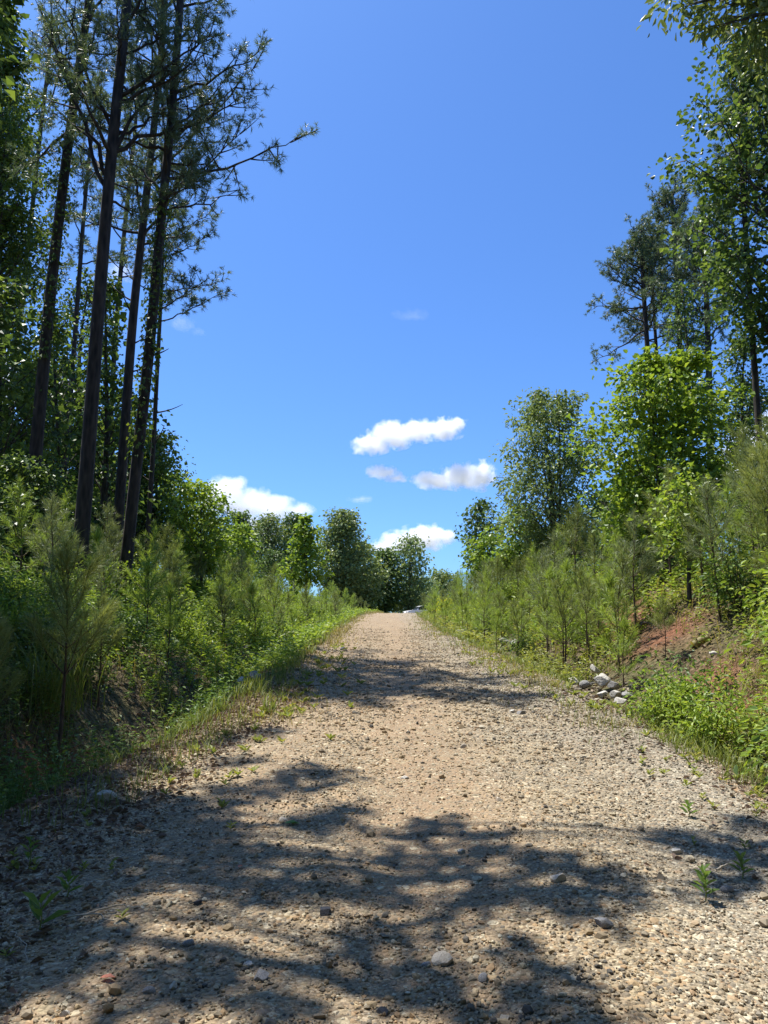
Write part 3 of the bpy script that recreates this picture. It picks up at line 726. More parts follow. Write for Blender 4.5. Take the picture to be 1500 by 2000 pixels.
fit('broadleaf_tree', 'slim leafy tree under the towering tree, sky showing through it', (1395, 640, 1500, 1010), 22, 'sweetgum', 'column', 352, RW, n_limb=42, cover=1.5)
fit('broadleaf_tree', 'dense bright maple-like tree above the pine saplings on the right bank', (1178, 685, 1445, 1090), 20, 'poplar', 'ovoid', 353, RW, n_limb=90, cover=3.4, leaf=.13, six=True, stems=3, wl=.9, droop=.2, base=1300)
fit('broadleaf_tree', 'multi-stemmed cherry-like tree standing alone against the open sky', (985, 762, 1195, 1080), 29, 'cherry', 'ovoid', 354, RW, n_limb=90, cover=2.7, leaf=.15, wl=.55, stems=4, droop=.4, clump=.3)
fit('broadleaf_tree', 'small dark-topped tree, last before the open gap on the right', (903, 978, 978, 1110), 46, 'sweetgum', 'ovoid', 355, RW, n_limb=40, cover=2.6)
fit('broadleaf_tree', 'yellow-green bush-like tree at the foot of the small dark-topped tree', (905, 1045, 1010, 1120), 43, 'poplar', 'dome', 356, RW, n_limb=34, cover=2.6)
fit('broadleaf_tree', 'low bright tree at the left foot of the cherry-like tree', (965, 985, 1060, 1100), 33, 'poplar', 'ovoid', 357, RW, n_limb=36, cover=2.4)
fit('broadleaf_tree', 'shaded dark tree behind the maple-like tree', (1190, 900, 1360, 1110), 30, 'sweetgum', 'ovoid', 358, RW, n_limb=50, cover=2.8)
fit('broadleaf_tree', 'leafy tree behind the slim tree at the right edge', (1400, 760, 1560, 1050), 32, 'sweetgum', 'ovoid', 359, RW, n_limb=50, cover=1.5)
fit('broadleaf_tree', 'bright young sapling tree with big pale leaves right of the maple-like tree', (1290, 930, 1390, 1080), 15, 'shrub', 'ovoid', 360, RW, n_limb=24, cover=1.7, leaf=.11, wl=.85)
fit('broadleaf_tree', 'dark tree low between the cherry-like and the maple-like tree', (1120, 960, 1250, 1090), 40, 'sweetgum', 'dome', 361, RW, n_limb=40, cover=2.6)

# ------------------------------------------------------------------ trees that overhang from just outside the frame
def overhang(label, base, clumps, seed, mat, leaf, H, r0, per=150, sig=.4, wl=.45, name='oak_tree'):
    r = np.random.RandomState(seed); tb, cbm = MB(), MB(); base = np.asarray(base, float)
    P = spline([[0, 0, -.3], [.1, .1, H*.4], [-.1, .2, H*.75], [.2, .1, H]], 14); rr = r0*(1-.8*np.linspace(0, 1, 14))
    tube(tb, P, rr, 9); LP, LA = [], []
    for c, s in clumps:
        c = np.asarray(c, float)-base; d0 = math.hypot(c[0], c[1]); zs = np.clip(c[2]-d0*.45, H*.3, H*.97)
        st = np.array([np.interp(zs, P[:, 2], P[:, i]) for i in range(3)])
        B = bez(st, (st+c)/2+np.array([0, 0, .1*d0])+r.randn(3)*.2, c, 9)
        tube(tb, B, np.linspace(.03+.004*d0, .01, 9), 5, False)
        n = int(per*(s/.4)**2)
        for k in range(4):
            q = c+r.randn(3)*s*np.array([.6, .6, .35]); tube(tb, bez(B[6], (B[6]+q)/2, q, 4), np.linspace(.012, .004, 4), 3, False)
            d = r.randn(n//4, 3)*np.array([.5, .5, .35])*s; LP.append(q+d); LA.append(norm(d)*.5)
    LP = np.concatenate(LP); LA = np.concatenate(LA); n = len(LP)
    L = leaf*(.6+.7*r.rand(n))
    leaves(cbm, LP, LA+r.randn(n, 3)*.4+np.array([0, 0, -.55]), np.array([0, 0, .8])+r.randn(n, 3)*.6, L, L*wl, six=True)
    return thing2(name, label, 'tree', None, base, tb, cbm, M['grey_bark'], M[mat])
# the oak bough in the top right corner
oc = [(PX(a, b_, d), s) for a, b_, d, s in [(1475, 15, 10.5, .34), (1420, 10, 10.5, .26), (1378, 2, 10.4, .2), (1395, 52, 10.4, .2), (1360, -25, 10.6, .4), (1445, 55, 10.8, .22), (1505, 60, 10.6, .4), (1560, 20, 10, .6), (1480, -60, 10.2, .6), (1400, -70, 10.5, .5), (1600, 90, 10, .6), (1345, 8, 10.4, .12), (1540, -80, 9.5, .8)]]
overhang('oak bough with narrow drooping leaves reaching into the top right corner', (8.2, 8.2, hz(8.2, 8.2)), oc, 71, 'oak', .15, 13, .22, 210)
# the tall tree on the left of the camera: its clumps of leaves throw the dapples on the gravel
def over(px, py, z, s):
    g = hit(px, py); z = max(10.5, 1.56*g[1]+3.2)+z; t = (z-g[2])/SUND[2]
    return g+SUND*t, s
SH = [(640, 1520, .62), (560, 1540, .6), (440, 1560, .62), (330, 1600, .75), (230, 1660, .8), (120, 1690, .75), (60, 1620, .8), (160, 1760, .55), (70, 1850, .55), (20, 1900, .5), (200, 1590, .7), (60, 1760, .6), (370, 1690, .5),
      (700, 1590, .5), (620, 1620, .45), (860, 1610, .5), (930, 1640, .48), (1010, 1670, .4), (1100, 1690, .35), (1190, 1720, .4), (600, 1740, .5), (700, 1720, .5), (800, 1700, .5), (880, 1720, .45), (960, 1760, .45), (1060, 1760, .45), (1160, 1780, .45), (1260, 1760, .4),
      (1320, 1640, .45), (1400, 1650, .5), (1480, 1690, .6), (1480, 1620, .4), (1430, 1740, .35), (720, 1860, .4), (830, 1810, .38), (640, 1900, .36), (760, 1960, .4), (880, 1940, .36), (1000, 1870, .35), (1080, 1930, .4), (1180, 1980, .35), (980, 1980, .35), (500, 1960, .3), (380, 1900, .3), (300, 1990, .3), (600, 1990, .35),
      (530, 1430, .55), (440, 1450, .5), (480, 1490, .45), (30, 1960, .4)]
cl = [over(a, b_, 1.2*((k*37) % 10)/10, s*(.46 if a < 430 else .32)) for k, (a, b_, s) in enumerate(SH)]
overhang('tall oak beside the road just out of view on the left', (-9.2, 7.5, hz(-9.2, 7.5)), cl, 72, 'sweetgum', .15, 19, .26, 620, .4, .6)
# wood further out of view on the left, which keeps the left bank in shade
for k, (x_, y_, H_, R_, c_) in enumerate([(-8.7, 11, 19, 2.2, .45), (-10.5, 14.5, 19, 1.7, .55), (-20, 15, 21, 3.6, .2), (-13.5, 2, 18, 3.2, .35)]):
    tb, cbm = broadleaf(380+k, H_, R_, c_, 'ovoid', n_limb=60, leaf=.13 if x_ == -8.7 else .24, cover=1.5, clump=.4 if x_ == -8.7 else .5)
    thing2('broadleaf_tree', ['leafy wood tree brushing the top left edge in front of the vine column', 'slim wood tree just out of view by the vine column', 'tall wood tree deepest in the left wood', 'tall wood tree level with the photographer on the left'][k], 'tree', LW, (x_, y_, hz(x_, y_)), tb, cbm, M['grey_bark'], M['sweetgum'])

wood = None
for k, (x_, y_, sc_) in enumerate([(9.5, 2, 1), (8.5, -3.5, 1.1), (12, 5.5, 1), (13, -1, 1.2), (4.5, -9, 1.1), (-1, -11, 1), (-6, -8.5, 1.15), (-9.5, -4, 1), (10, -8, 1), (-12, -9, 1.1), (15.5, 3, 1.1), (1.5, -16, 1.3), (-5, -17, 1.3), (8, -15, 1.2)]):
    lb = 'tall leafy tree of the wood beside and behind the photographer, out of view'
    if wood is None:
        tb, cbm = broadleaf(395, 17, 3.4, .12, 'ovoid', n_limb=60, leaf=.3, cover=2.0, clump=.55)
        wood = thing2('broadleaf_tree', lb, 'tree', 'wood behind the photographer', (x_, y_, hz(x_, y_)), tb, cbm, M['grey_bark'], M['sweetgum'])
    else: copy_thing(wood, (x_, y_, hz(x_, y_)), k*1.3, sc_, lb)

lw = None
ORDW = ['first', 'second', 'third', 'fourth', 'fifth', 'sixth', 'seventh', 'eighth', 'ninth', 'tenth', 'eleventh', 'twelfth', 'thirteenth']
FARLOW = [(-12, 99, .55), (-8.5, 106, .5), (-5.5, 112, .48), (-3, 118, .45), (-.5, 119, .48), (2, 121, .42), (4.5, 120, .46), (7, 118, .5), (10, 116, .5), (13, 112, .55), (-15, 92, .6), (16.5, 108, .6)]
FARLOW.sort(key=lambda t: t[0]/t[1])
for k, (x_, y_, sc_) in enumerate([(-17, 33, 1), (-22, 38, 1.1), (-15, 42, .85), (-19, 50, 1), (-13, 55, .8), (-25, 57, 1.1), (-14, 66, .8), (-20, 74, .95), (-11.5, 76, .7), (-16, 88, .9), (14, 42, .8), (18, 48, .9), (14, 58, .8), (20, 36, .9), (12.5, 72, .65), (17, 82, .8), (13, 95, .7), (24, 60, 1)] + FARLOW):
    sd = 'left' if x_ < 0 else 'right'
    if k >= 18:
        copy_thing(lw, (x_, y_, hz(x_, y_)), k*1.3, sc_, 'low bushy tree closing the end of the road, %s from the left' % ORDW[k-18])['group'] = 'low trees closing the road end'; continue
    lb = 'dark tree deep in the %s wood, %s in depth from the camera' % (sd, ['first', 'second', 'third', 'fourth', 'fifth', 'sixth', 'seventh', 'eighth', 'ninth', 'tenth'][k if x_ < 0 else k-10])
    if lw is None:
        tb, cbm = broadleaf(396, 7.5, 2.9, .04, 'dome', n_limb=70, leaf=.24, cover=2.0, clump=.5)
        lw = thing2('broadleaf_tree', lb, 'tree', 'dark trees deep in the woods', (x_, y_, hz(x_, y_)), tb, cbm, M['grey_bark'], M['sweetgum'])
    else: copy_thing(lw, (x_, y_, hz(x_, y_)), k*1.3, sc_, lb)['group'] = 'dark trees deep in the woods'

# ------------------------------------------------------------------ pine saplings
SAP = {}
def proto(key, tb, cbm, tm, cm, pn): SAP[key] = (tb.mesh(pn[0], True, M[tm]), cbm.mesh(pn[1], False, M[cm]), pn)
for k, (H_, nn) in enumerate([(1.3, 60), (1.7, 62), (2.2, 66), (2.6, 66), (3.1, 70), (2.4, 64)]):
    proto(('sap', k), *sapling(500+k, H_, int(nn*[1.25, .95, 1.1, 1.3, 1.05, .85][k]), .2, .0058, [.3, .24, .34, .28, .38, .3][k], [.2, .3, .25, .15, .3, .38][k]), 'twig', ['sap_needle', 'sap_needle3', 'sap_needle', 'sap_needle3', 'sap_needle4', 'sap_needle4'][k], ('trunk', 'needles'))
for k, H_ in enumerate((2.5, 3.3)):
    proto(('pale', k), *sapling(520+k, H_, 130, .22, .0045, .34, .45), 'twig', 'sap_needle2', ('trunk', 'needles'))
SAPH = {('sap', 0): 1.3, ('sap', 1): 1.7, ('sap', 2): 2.2, ('sap', 3): 2.6, ('sap', 4): 3.1, ('sap', 5): 2.4, ('pale', 0): 2.5, ('pale', 1): 3.3}
FIRST = {}
def put(key, name, cat, group, x_, y_, rz, sc, label=None, info=None, z=None):
    loc = (x_, y_, hz(x_, y_) if z is None else z)
    if key not in FIRST:
        a, b_, pn = SAP[key]
        o = empty(name, loc, label, cat, group, rz, sc); part(pn[0], a, o); part(pn[1], b_, o); FIRST[key] = o
    else:
        o = copy_thing(FIRST[key], loc, rz, sc, label); o.name = name
    if group: o['group'] = group
    if label is None: REG.append((o, info))
    return o
r = np.random.RandomState(77)
def sap(x_, y_, H_, pale=False, label=None, side='left'):
    keys = [k for k in SAPH if (k[0] == 'pale') == pale]
    k = min(keys, key=lambda q: .6*abs(SAPH[q]-H_)+.9*r.rand())
    put(k, 'pine_sapling', 'pine sapling', 'pine saplings along the '+side+' bank', x_, y_, r.rand()*6.28, H_/SAPH[k], label, ('sapling', side, H_))
# those one can point to
def sap_px(px, py, H_, pale, label, side):
    g = hit(px, py); sap(g[0], g[1], H_, pale, label, side)
sap(-3.62, 8.6, 2.6, True, 'big pale young pine with long sunlit needles in front of the left pine trunks', 'left')
sap(-3.95, 10.6, 1.5, True, 'short pale pine sapling right of the red hollow in the left bank', 'left')
sap(-3.85, 7.5, 1.6, True, 'pale pine sapling at the left edge beside the tall grass clump', 'left')
sap_px(1103, 1308, 1.9, False, 'slim pine sapling with a bare dark stem left of the pile of pale rocks', 'right')
sap_px(1170, 1275, 1.5, False, 'dark-stemmed pine sapling left of the red bank', 'right')
sap_px(1068, 1292, 1.6, False, 'pine sapling left of the slim bare-stemmed one by the rock pile', 'right')
sap_px(1218, 1345, 1.05, False, 'short bushy pine sapling behind the pile of pale rocks', 'right')
sap_px(1225, 1240, 2.0, False, 'upright pine sapling just left above the red bank', 'right')
sap_px(1300, 1290, 1.0, True, 'low feathery pine sapling on the red bank', 'right')
sap(6.4, 12.2, 3.0, True, 'tall feathery young pine high on the bank at the right', 'right')
sap(7.1, 11.4, 2.6, True, 'feathery young pine at the right edge above the leafy bushes', 'right')
sap(5.9, 10.4, 1.7, True, 'feathery pine sapling low among bushes at the right edge', 'right')
sap(4.35, 62, 2.2, False, 'pine sapling standing right in front of the parked car', 'right')
n = 0; used = []
def far_enough(x_, y_, d):
    for a, b_ in used:
        if abs(a-x_) < d and abs(b_-y_) < d*1.4: return False
    used.append((x_, y_)); return True
while n < 125:
    y_ = 11.5*(80/11.5)**r.rand(); dr_ = .35+4.8*r.rand()**.9
    x_ = right_e(y_)+dr_
    if any(abs(x_-a) < sx*.6 and abs(y_-b_) < sy*.8 for a, b_, sx, sy in CLAY) or not clear_of(x_, y_) or not far_enough(x_, y_, .4+.006*y_): continue
    sap(x_, y_, (.95+1.1*r.rand()+.22*min(dr_, 4))*(1 if y_ < 35 else .95), False, None, 'right'); n += 1
n = 0
while n < 74:
    y_ = 13.5*(84/13.5)**r.rand(); dl_ = .9+4.6*r.rand()
    if y_ < 22: dl_ = 2.4+3.4*r.rand()
    x_ = left_e(y_)-dl_
    if not clear_of(x_, y_) or not far_enough(x_, y_, .45+.006*y_): continue
    sap(x_, y_, (.8+1.0*r.rand()+.16*min(dl_, 4)), False, None, 'left'); n += 1

# ------------------------------------------------------------------ shrubs and leafy plants
for k in range(4):
    tb, cbm = shrub(600+k, 1.0, .62, .075, 2.6, 13); proto(('bush', k), tb, cbm, 'twig', 'shrub', ('stems', 'leaves'))
for k in range(2):
    tb, cbm = shrub(610+k, 1.0, .6, .08, 2.6, 13); proto(('darkbush', k), tb, cbm, 'twig', 'shrub_dark', ('stems', 'leaves'))
tb, cbm = shrub(620, .8, .4, .06, 2.0, 9, .4); proto(('weed', 0), tb, cbm, 'twig', 'weed', ('stems', 'leaves'))
tb, cbm = shrub(621, .8, .35, .055, 2.2, 8, .35); proto(('weed', 1), tb, cbm, 'twig', 'weed', ('stems', 'leaves'))
tb, cbm = shrub(622, 1.0, .5, .09, 2.2, 9, .6); proto(('yellow', 0), tb, cbm, 'twig', 'yellow', ('stems', 'leaves'))
def bush(key, x_, y_, sc, side, label=None, what='bright leafy bush', name='leafy_bush', cat='bush', grp='leafy bushes on the '):
    put(key, name, cat, grp+side+' bank', x_, y_, r.rand()*6.28, sc, label, ('bush', side, what))
g = hit(868, 1200); bush(('yellow', 0), g[0], g[1], 1.1, 'right', 'bright yellow leafy bush at the road edge near the parked car')
n = 0
while n < 52:
    y_ = 6.0*(60/6.0)**r.rand(); dr_ = .5+4.5*r.rand(); x_ = right_e(y_)+dr_
    if y_ > 9 and any(abs(x_-a) < sx and abs(y_-b_) < sy for a, b_, sx, sy in CLAY): continue
    if not clear_of(x_, y_): continue
    dk = r.rand() < .3
    bush(('darkbush', r.randint(2)) if dk else ('bush', r.randint(4)), x_, y_, .55+.5*r.rand(), 'right', None, 'dark leafy bush' if dk else 'bright leafy bush'); n += 1
n = 0
while n < 64:
    y_ = 6.5*(60/6.5)**r.rand(); dl_ = 1.9+4.5*r.rand(); x_ = left_e(y_)-dl_
    if not clear_of(x_, y_): continue
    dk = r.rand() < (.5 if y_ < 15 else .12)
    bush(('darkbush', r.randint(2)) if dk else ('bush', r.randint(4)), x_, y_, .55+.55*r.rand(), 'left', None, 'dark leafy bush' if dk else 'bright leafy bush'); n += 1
for px, py, sc, lab in [(1230, 1420, 1.0, 'tall weedy bush at the gravel edge just below the rock pile'), (1310, 1450, 1.05, 'leafy weed clump at the gravel edge right of the bush below the rock pile'), (1400, 1480, .9, 'leafy weed clump at the gravel edge near the right picture edge'), (1480, 1520, .9, 'weed clump cut by the right edge at the end of the gravel edge')]:
    g = hit(px, py); bush(('weed', r.randint(2)) if sc < .95 else ('bush', r.randint(4)), g[0]+.45, g[1], sc*.7, 'right', lab, name='weed_clump', cat='weed', grp='weed clumps on the ')
for k in range(14):
    y_ = 7.2+7*(k+r.rand())/14; dl_ = 2.3+2.4*r.rand(); x_ = left_e(y_)-dl_
    if clear_of(x_, y_): bush(('darkbush', k % 2), x_, y_, .55+.4*r.rand(), 'left', None, 'dark leafy bush')
# big-leaved vine bushes at the right edge
for x_, y_, sc, lab in [(5.2, 8.6, 1.25, 'bright vine-like bush at the right edge, level with the red bank'), (5.0, 7.6, 1.1, 'bright vine-like bush at the right edge, lowest on the bank'), (6.2, 9.8, 1.4, 'bright vine-like bush highest at the right edge')]:
    bush(('bush', r.randint(4)), x_, y_, sc, 'right', lab)

# tall arching grass clump and single tufts
def grass_clump(label, loc, n, H_, w, bend, seed, rad, mat='grass', name='grass_clump'):
    rr_ = np.random.RandomState(seed); mb = MB()
    P = np.stack([rr_.randn(n)*rad*.5, rr_.randn(n)*rad*.5, np.full(n, -.03)], -1)
    blades(mb, rr_, P, H_*(.5+.6*rr_.rand(n)), w, bend*(.5+rr_.rand(n)))
    solo(name, mb.mesh(name, False, M[mat]), label, 'grass', 'grass clumps by the road', loc)
g = hit(95, 1385)
grass_clump('tall arching bright grass clump on the left bank by the picture edge', g, 150, 1.25, .014, .5, 1, .5)
for px, py, n_, H_, lab in [(528, 1395, 26, .42, 'bright upright grass tuft at the left road edge where the shade ends'), (440, 1390, 26, .32, 'spiky grass tuft left of the bright upright tuft'), (320, 1370, 40, .6, 'grass tuft above the red hollow on the left bank'), (500, 1345, 20, .3, 'small grass tuft beside the grey rocks on the left verge'), (30, 1560, 46, .5, 'dark fern-like grass clump at the left edge'), (235, 1490, 18, .25, 'short grass tuft on the ridge beside the red hollow')]:
    g = hit(px, py); grass_clump(lab, g, n_, H_, .009, .5, int(px), .12)

# ------------------------------------------------------------------ ground cover (nobody could count it)
def cover(seed, n, y0, y1, dmin, dmax, side, Hr, k, leaf, mat, name, label, pw=.6, wl=.45, clay_free=True):
    r = np.random.RandomState(seed); u = r.rand(n); y = (y0**-pw + u*(y1**-pw-y0**-pw))**(-1/pw)
    d = dmin+(dmax-dmin)*r.rand(n)
    x = left_e(y)-d if side == 'l' else right_e(y)+d
    dens = vnoise(x*.9+seed, y*.9)+.5+.3*vnoise(x*2.5, y*2.5)
    keep = r.rand(n) < np.clip(dens*1.5-.1, 0, 1)
    if clay_free:
        c = sum(np.exp(-((x-a)/(sx*.85))**2-((y-b_)/(sy*.85))**2) for a, b_, sx, sy in CLAY); keep &= r.rand(n) > c*1.1
    keep &= clear_of(x, y)
    x, y = x[keep], y[keep]; n = len(x)
    H_ = (Hr[0]+(Hr[1]-Hr[0])*r.rand(n))
    B = np.stack([x, y, h(x, y)], -1); lean = r.randn(n, 2)*.22
    mb = MB(); LP, LA = [], []
    for j in range(k):
        t = .15+.85*(j+r.rand(n))/k
        q = B + np.stack([lean[:, 0]*H_*t, lean[:, 1]*H_*t, H_*t], -1)
        a = r.rand(n)*6.283; LP.append(q); LA.append(np.stack([np.cos(a), np.sin(a), .25+.3*r.randn(n)], -1))
    LP = np.concatenate(LP); LA = np.concatenate(LA); m = len(LP)
    sc = np.clip(np.tile(y, k)/9, .8, 3.2)
    L = leaf*(.6+.8*r.rand(m))*sc
    leaves(mb, LP, LA, np.array([0, 0, 1.])+r.randn(m, 3)*.4, L, L*wl)
    # thin stems
    needles(mb, r, B, np.stack([lean[:, 0], lean[:, 1], np.ones(n)], -1), H_, .005*np.clip(1, 1, 2), 0)
    solo(name, mb.mesh(name, False, M[mat]), label, None, kind='stuff')
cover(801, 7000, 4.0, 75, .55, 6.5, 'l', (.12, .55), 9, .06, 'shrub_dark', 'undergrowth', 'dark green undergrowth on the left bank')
cover(802, 6500, 12, 85, .3, 6, 'l', (.15, .55), 8, .055, 'shrub', 'undergrowth', 'bright green undergrowth further up the left bank')
cover(803, 15000, 5.0, 80, .25, 6.5, 'r', (.1, .45), 8, .05, 'weed', 'undergrowth', 'yellow-green weeds on the right bank')
cover(804, 7000, 5.0, 80, 1.2, 7, 'r', (.15, .6), 8, .06, 'shrub', 'undergrowth', 'bright leafy undergrowth on the right bank')
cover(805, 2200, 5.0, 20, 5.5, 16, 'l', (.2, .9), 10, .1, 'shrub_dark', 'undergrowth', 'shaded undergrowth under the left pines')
def verge(seed, n, y0, y1, f, H_, w, mat, name, label, pw=.5, bend=.5):
    r = np.random.RandomState(seed); u = r.rand(n); y = (y0**-pw + u*(y1**-pw-y0**-pw))**(-1/pw)
    x = f(r, n, y); d = vnoise(x*.8+seed, y*.5)+.5*vnoise(x*2.7, y*2.7+seed)
    keep = r.rand(n) < np.clip(d*2+.55, 0, 1); keep &= clear_of(x, y); x, y = x[keep], y[keep]; n = len(x); mb = MB()
    blades(mb, r, np.stack([x, y, h(x, y)-.01], -1), H_*(.4+.9*r.rand(n)), w*np.clip(y/8, .8, 4), bend*(.4+r.rand(n)))
    solo(name, mb.mesh(name, False, M[mat]), label, None, kind='stuff')
cover(806, 2600, 4.6, 9.5, .9, 3.6, 'l', (.2, .75), 12, .055, 'shrub_dark', 'undergrowth', 'tall dark weeds in the shade at the lower left')
verge(826, 1500, 5.0, 16, lambda r, n, y: left_e(y)+.25-np.abs(r.randn(n))*.5, .2, .007, 'grass', 'grass', 'grass tufts along the left edge of the gravel', .4)
verge(827, 2600, 9, 60, lambda r, n, y: right_e(y)-.1-np.abs(r.randn(n))*.5, .13, .006, 'drygrass', 'grass', 'sparse dry grass creeping over the right gravel edge', .3)
verge(828, 1800, 8, 45, lambda r, n, y: right_e(y)-.1-np.abs(r.randn(n))*.45, .11, .007, 'grass', 'grass', 'sparse green grass creeping over the right gravel edge', .3)
verge(829, 3500, 18, 80, lambda r, n, y: left_e(y)+.3-np.abs(r.randn(n))*.9, .26, .006, 'drygrass', 'grass', 'dry grass heads among the left verge grass', .3)
verge(820, 8000, 8.5, 100, lambda r, n, y: left_e(y)-.1-np.abs(r.randn(n))*.9-.5*(y < 11), .3, .007, 'grass', 'grass', 'green grass along the left verge')
verge(821, 9000, 6, 100, lambda r, n, y: right_e(y)+.05+np.abs(r.randn(n))*.7-.25, .22, .007, 'grass', 'grass', 'green grass along the right verge')
verge(822, 6000, 9, 110, lambda r, n, y: np.where(r.rand(n) < .5, left_e(y)+.15+r.randn(n)*.4, right_e(y)-.1+r.randn(n)*.45), .14, .006, 'drygrass', 'grass', 'thin straw-coloured grass at both road edges')
verge(823, 14000, 78, 125, lambda r, n, y: -8+26*r.rand(n), .2, .006, 'grass', 'grass', 'green grass beyond the crest of the road', .1)
verge(824, 5000, 5, 40, lambda r, n, y: np.where(r.rand(n) < .5, left_e(y)-1.2-np.abs(r.randn(n))*1.8, right_e(y)+.8+np.abs(r.randn(n))*1.6), .5, .007, 'drygrass', 'grass', 'dry grass stalks on the banks')
# dead leaves on the left verge
r = np.random.RandomState(901); n = 17500
y = 2.7*(13/2.7)**r.rand(n); y[7500:] = 5*(22/5)**r.rand(10000); x = left_e(y)+.3+.9*np.clip((7-y)/4, 0, 1)*r.rand(n)-np.abs(r.randn(n))*.75+.2*r.randn(n); x[:1800] = right_e(y[:1800])+.3+.6*r.randn(1800); x[7500:12500] = left_e(y[7500:12500])-.4-3.6*r.rand(5000); x[12500:] = right_e(y[12500:])+.3+4.2*r.rand(5000)
mb = MB(); L = .055*(.5+.8*r.rand(n))*np.clip(y/8, 1, 1.6)
a = r.rand(n)*6.283
leaves(mb, np.stack([x, y, h(x, y)+.012+.015*r.rand(n)], -1), np.stack([np.cos(a), np.sin(a), .25*r.randn(n)], -1), np.array([0, 0, 1.])+r.randn(n, 3)*.45, L, L*.4, .3, True, .3)
solo('leaf_litter', mb.mesh('leaf_litter', False, M['dead_leaf']), 'brown dead leaves lying along the road edges', None, kind='stuff')
# small weeds sprouting in the gravel
r = np.random.RandomState(902); n = 260
y = 3.2*(24/3.2)**r.rand(n); sd = r.rand(n)
x = np.where(sd < .45, left_e(y)+.1+.5*np.abs(r.randn(n)), right_e(y)+.1-.45*np.abs(r.randn(n)))
mb = MB()
for j in range(9):
    a = r.rand(n)*6.283; q = np.stack([x, y, h(x, y)+.01+.05*r.rand(n)*(j/9)], -1); L = .055*(.5+.9*r.rand(n))*np.clip(y/6, .8, 2)
    leaves(mb, q, np.stack([np.cos(a), np.sin(a), .5+.5*r.rand(n)], -1), np.array([0, 0, 1.])+r.randn(n, 3)*.3, L, L*.32, .15, True)
solo('weeds', mb.mesh('weeds', False, M['weed']), 'small green weeds sprouting through the gravel', None, kind='stuff')

# ------------------------------------------------------------------ single weeds, twigs, fallen leaves
def weed_plant(label, px, py, H_, leaf, n_, seed):
    g = hit(px, py); r = np.random.RandomState(seed); tb, mb = MB(), MB()
    tube(tb, [[0, 0, -.02], [.01, 0, H_*.5], [0, .01, H_]], [.004, .003, .002], 5)
    t = (np.arange(n_)+.5)/n_; a = np.arange(n_)*2.4
    leaves(mb, np.stack([0*t, 0*t, H_*(.2+.8*t)], -1), np.stack([np.cos(a), np.sin(a), .5+t*.8], -1), np.array([0, 0, 1.])+r.randn(n_, 3)*.2, leaf*(1.1-.4*t), leaf*.33, .2, True)
    thing2('weed_plant', label, 'weed', 'single weeds in the gravel', g, tb, mb, M['weed'], M['shrub_dark'], ('stem', 'leaves'))
weed_plant('broad-leaved green weed in the shaded lower left corner', 75, 1825, .14, .15, 6, 1)
weed_plant('upright leafy weed in the gravel at the lower right', 1378, 1765, .16, .08, 14, 2)
weed_plant('small leafy weed left of the upright one at lower right', 1345, 1600, .1, .08, 8, 3)
weed_plant('leafy weed in the shade at the right edge', 1450, 1720, .12, .08, 10, 4)
weed_plant('thin weed among dead leaves at the far lower left', 55, 1700, .16, .08, 8, 5)
weed_plant('weed sprig beside the broad-leaved weed, under the pale twig', 130, 1755, .1, .09, 8, 6)
def twig(label, a, b_, rad, mat='dry_twig', name='fallen_twig', lift=.02, sag=.03):
    A, B = hit(*a), hit(*b_); c = (A+B)/2; mb = MB()
    P = bez(A-c+np.array([0, 0, lift]), np.array([.02, .03, sag+lift]), B-c+np.array([0, 0, lift]), 9); P[1:-1] += np.random.RandomState(3).randn(7, 3)*.006
    tube(mb, P, np.linspace(rad, rad*.55, 9), 6)
    solo(name, mb.mesh(name, True, M[mat]), label, 'branch', None, c)
twig('long pale twig lying among dead leaves at lower left', (165, 1795), (272, 1780), .0045)
twig('short pale twig below the long twig at lower left', (130, 1800), (222, 1808), .0045)
twig('bent dry stalk lying in the lower left corner', (20, 1830), (52, 1890), .003)
twig('pale stick lying on the right verge below the weeds', (1400, 1706), (1440, 1701), .006)
twig('pale dry branch lying across the left bank', (45, 1365), (115, 1340), .012, lift=.12)
twig('dark curved branch fallen on the red bank', (1240, 1245), (1275, 1228), .03, 'dark_wood', 'fallen_branch', .08, .25)
twig('straight dark branch fallen above the red bank', (1250, 1225), (1275, 1205), .03, 'dark_wood', 'fallen_branch', .06)
twig('pale rotting log lying on the right bank', (1355, 1268), (1385, 1250), .09, 'drygrass', 'fallen_log', .05, .02)
def flat_leaf(label, px, py, L, mat, rz):
    g = hit(px, py); mb = MB()
    leaves(mb, [[-L/2, 0, .02]], np.array([[1., 0, .05]]), np.array([[0, 0, 1.]]), L, L*.6, .12, True)
    o = solo('fallen_leaf', mb.mesh('fallen_leaf', False, M[mat]), label, 'leaf', None, g); o.rotation_euler = (0, 0, rz)
M['red_leaf'] = foliage('red_leaf', [(.45, .12, .07), (.5, .15, .08), (.55, .18, .1), (.55, .2, .12)], .2)
M['green_leaf'] = foliage('green_leaf', [(.1, .2, .09), (.12, .24, .11), (.14, .28, .035), (.16, .3, .14)], .2)
flat_leaf('single green leaf lying on the gravel left of the middle', 570, 1613, .11, 'green_leaf', .3)
flat_leaf('red leaf lying on the gravel at lower left', 210, 1922, .06, 'red_leaf', .2)
flat_leaf('small red leaf beside the pale stones left of the middle', 470, 1700, .045, 'red_leaf', 1.0)

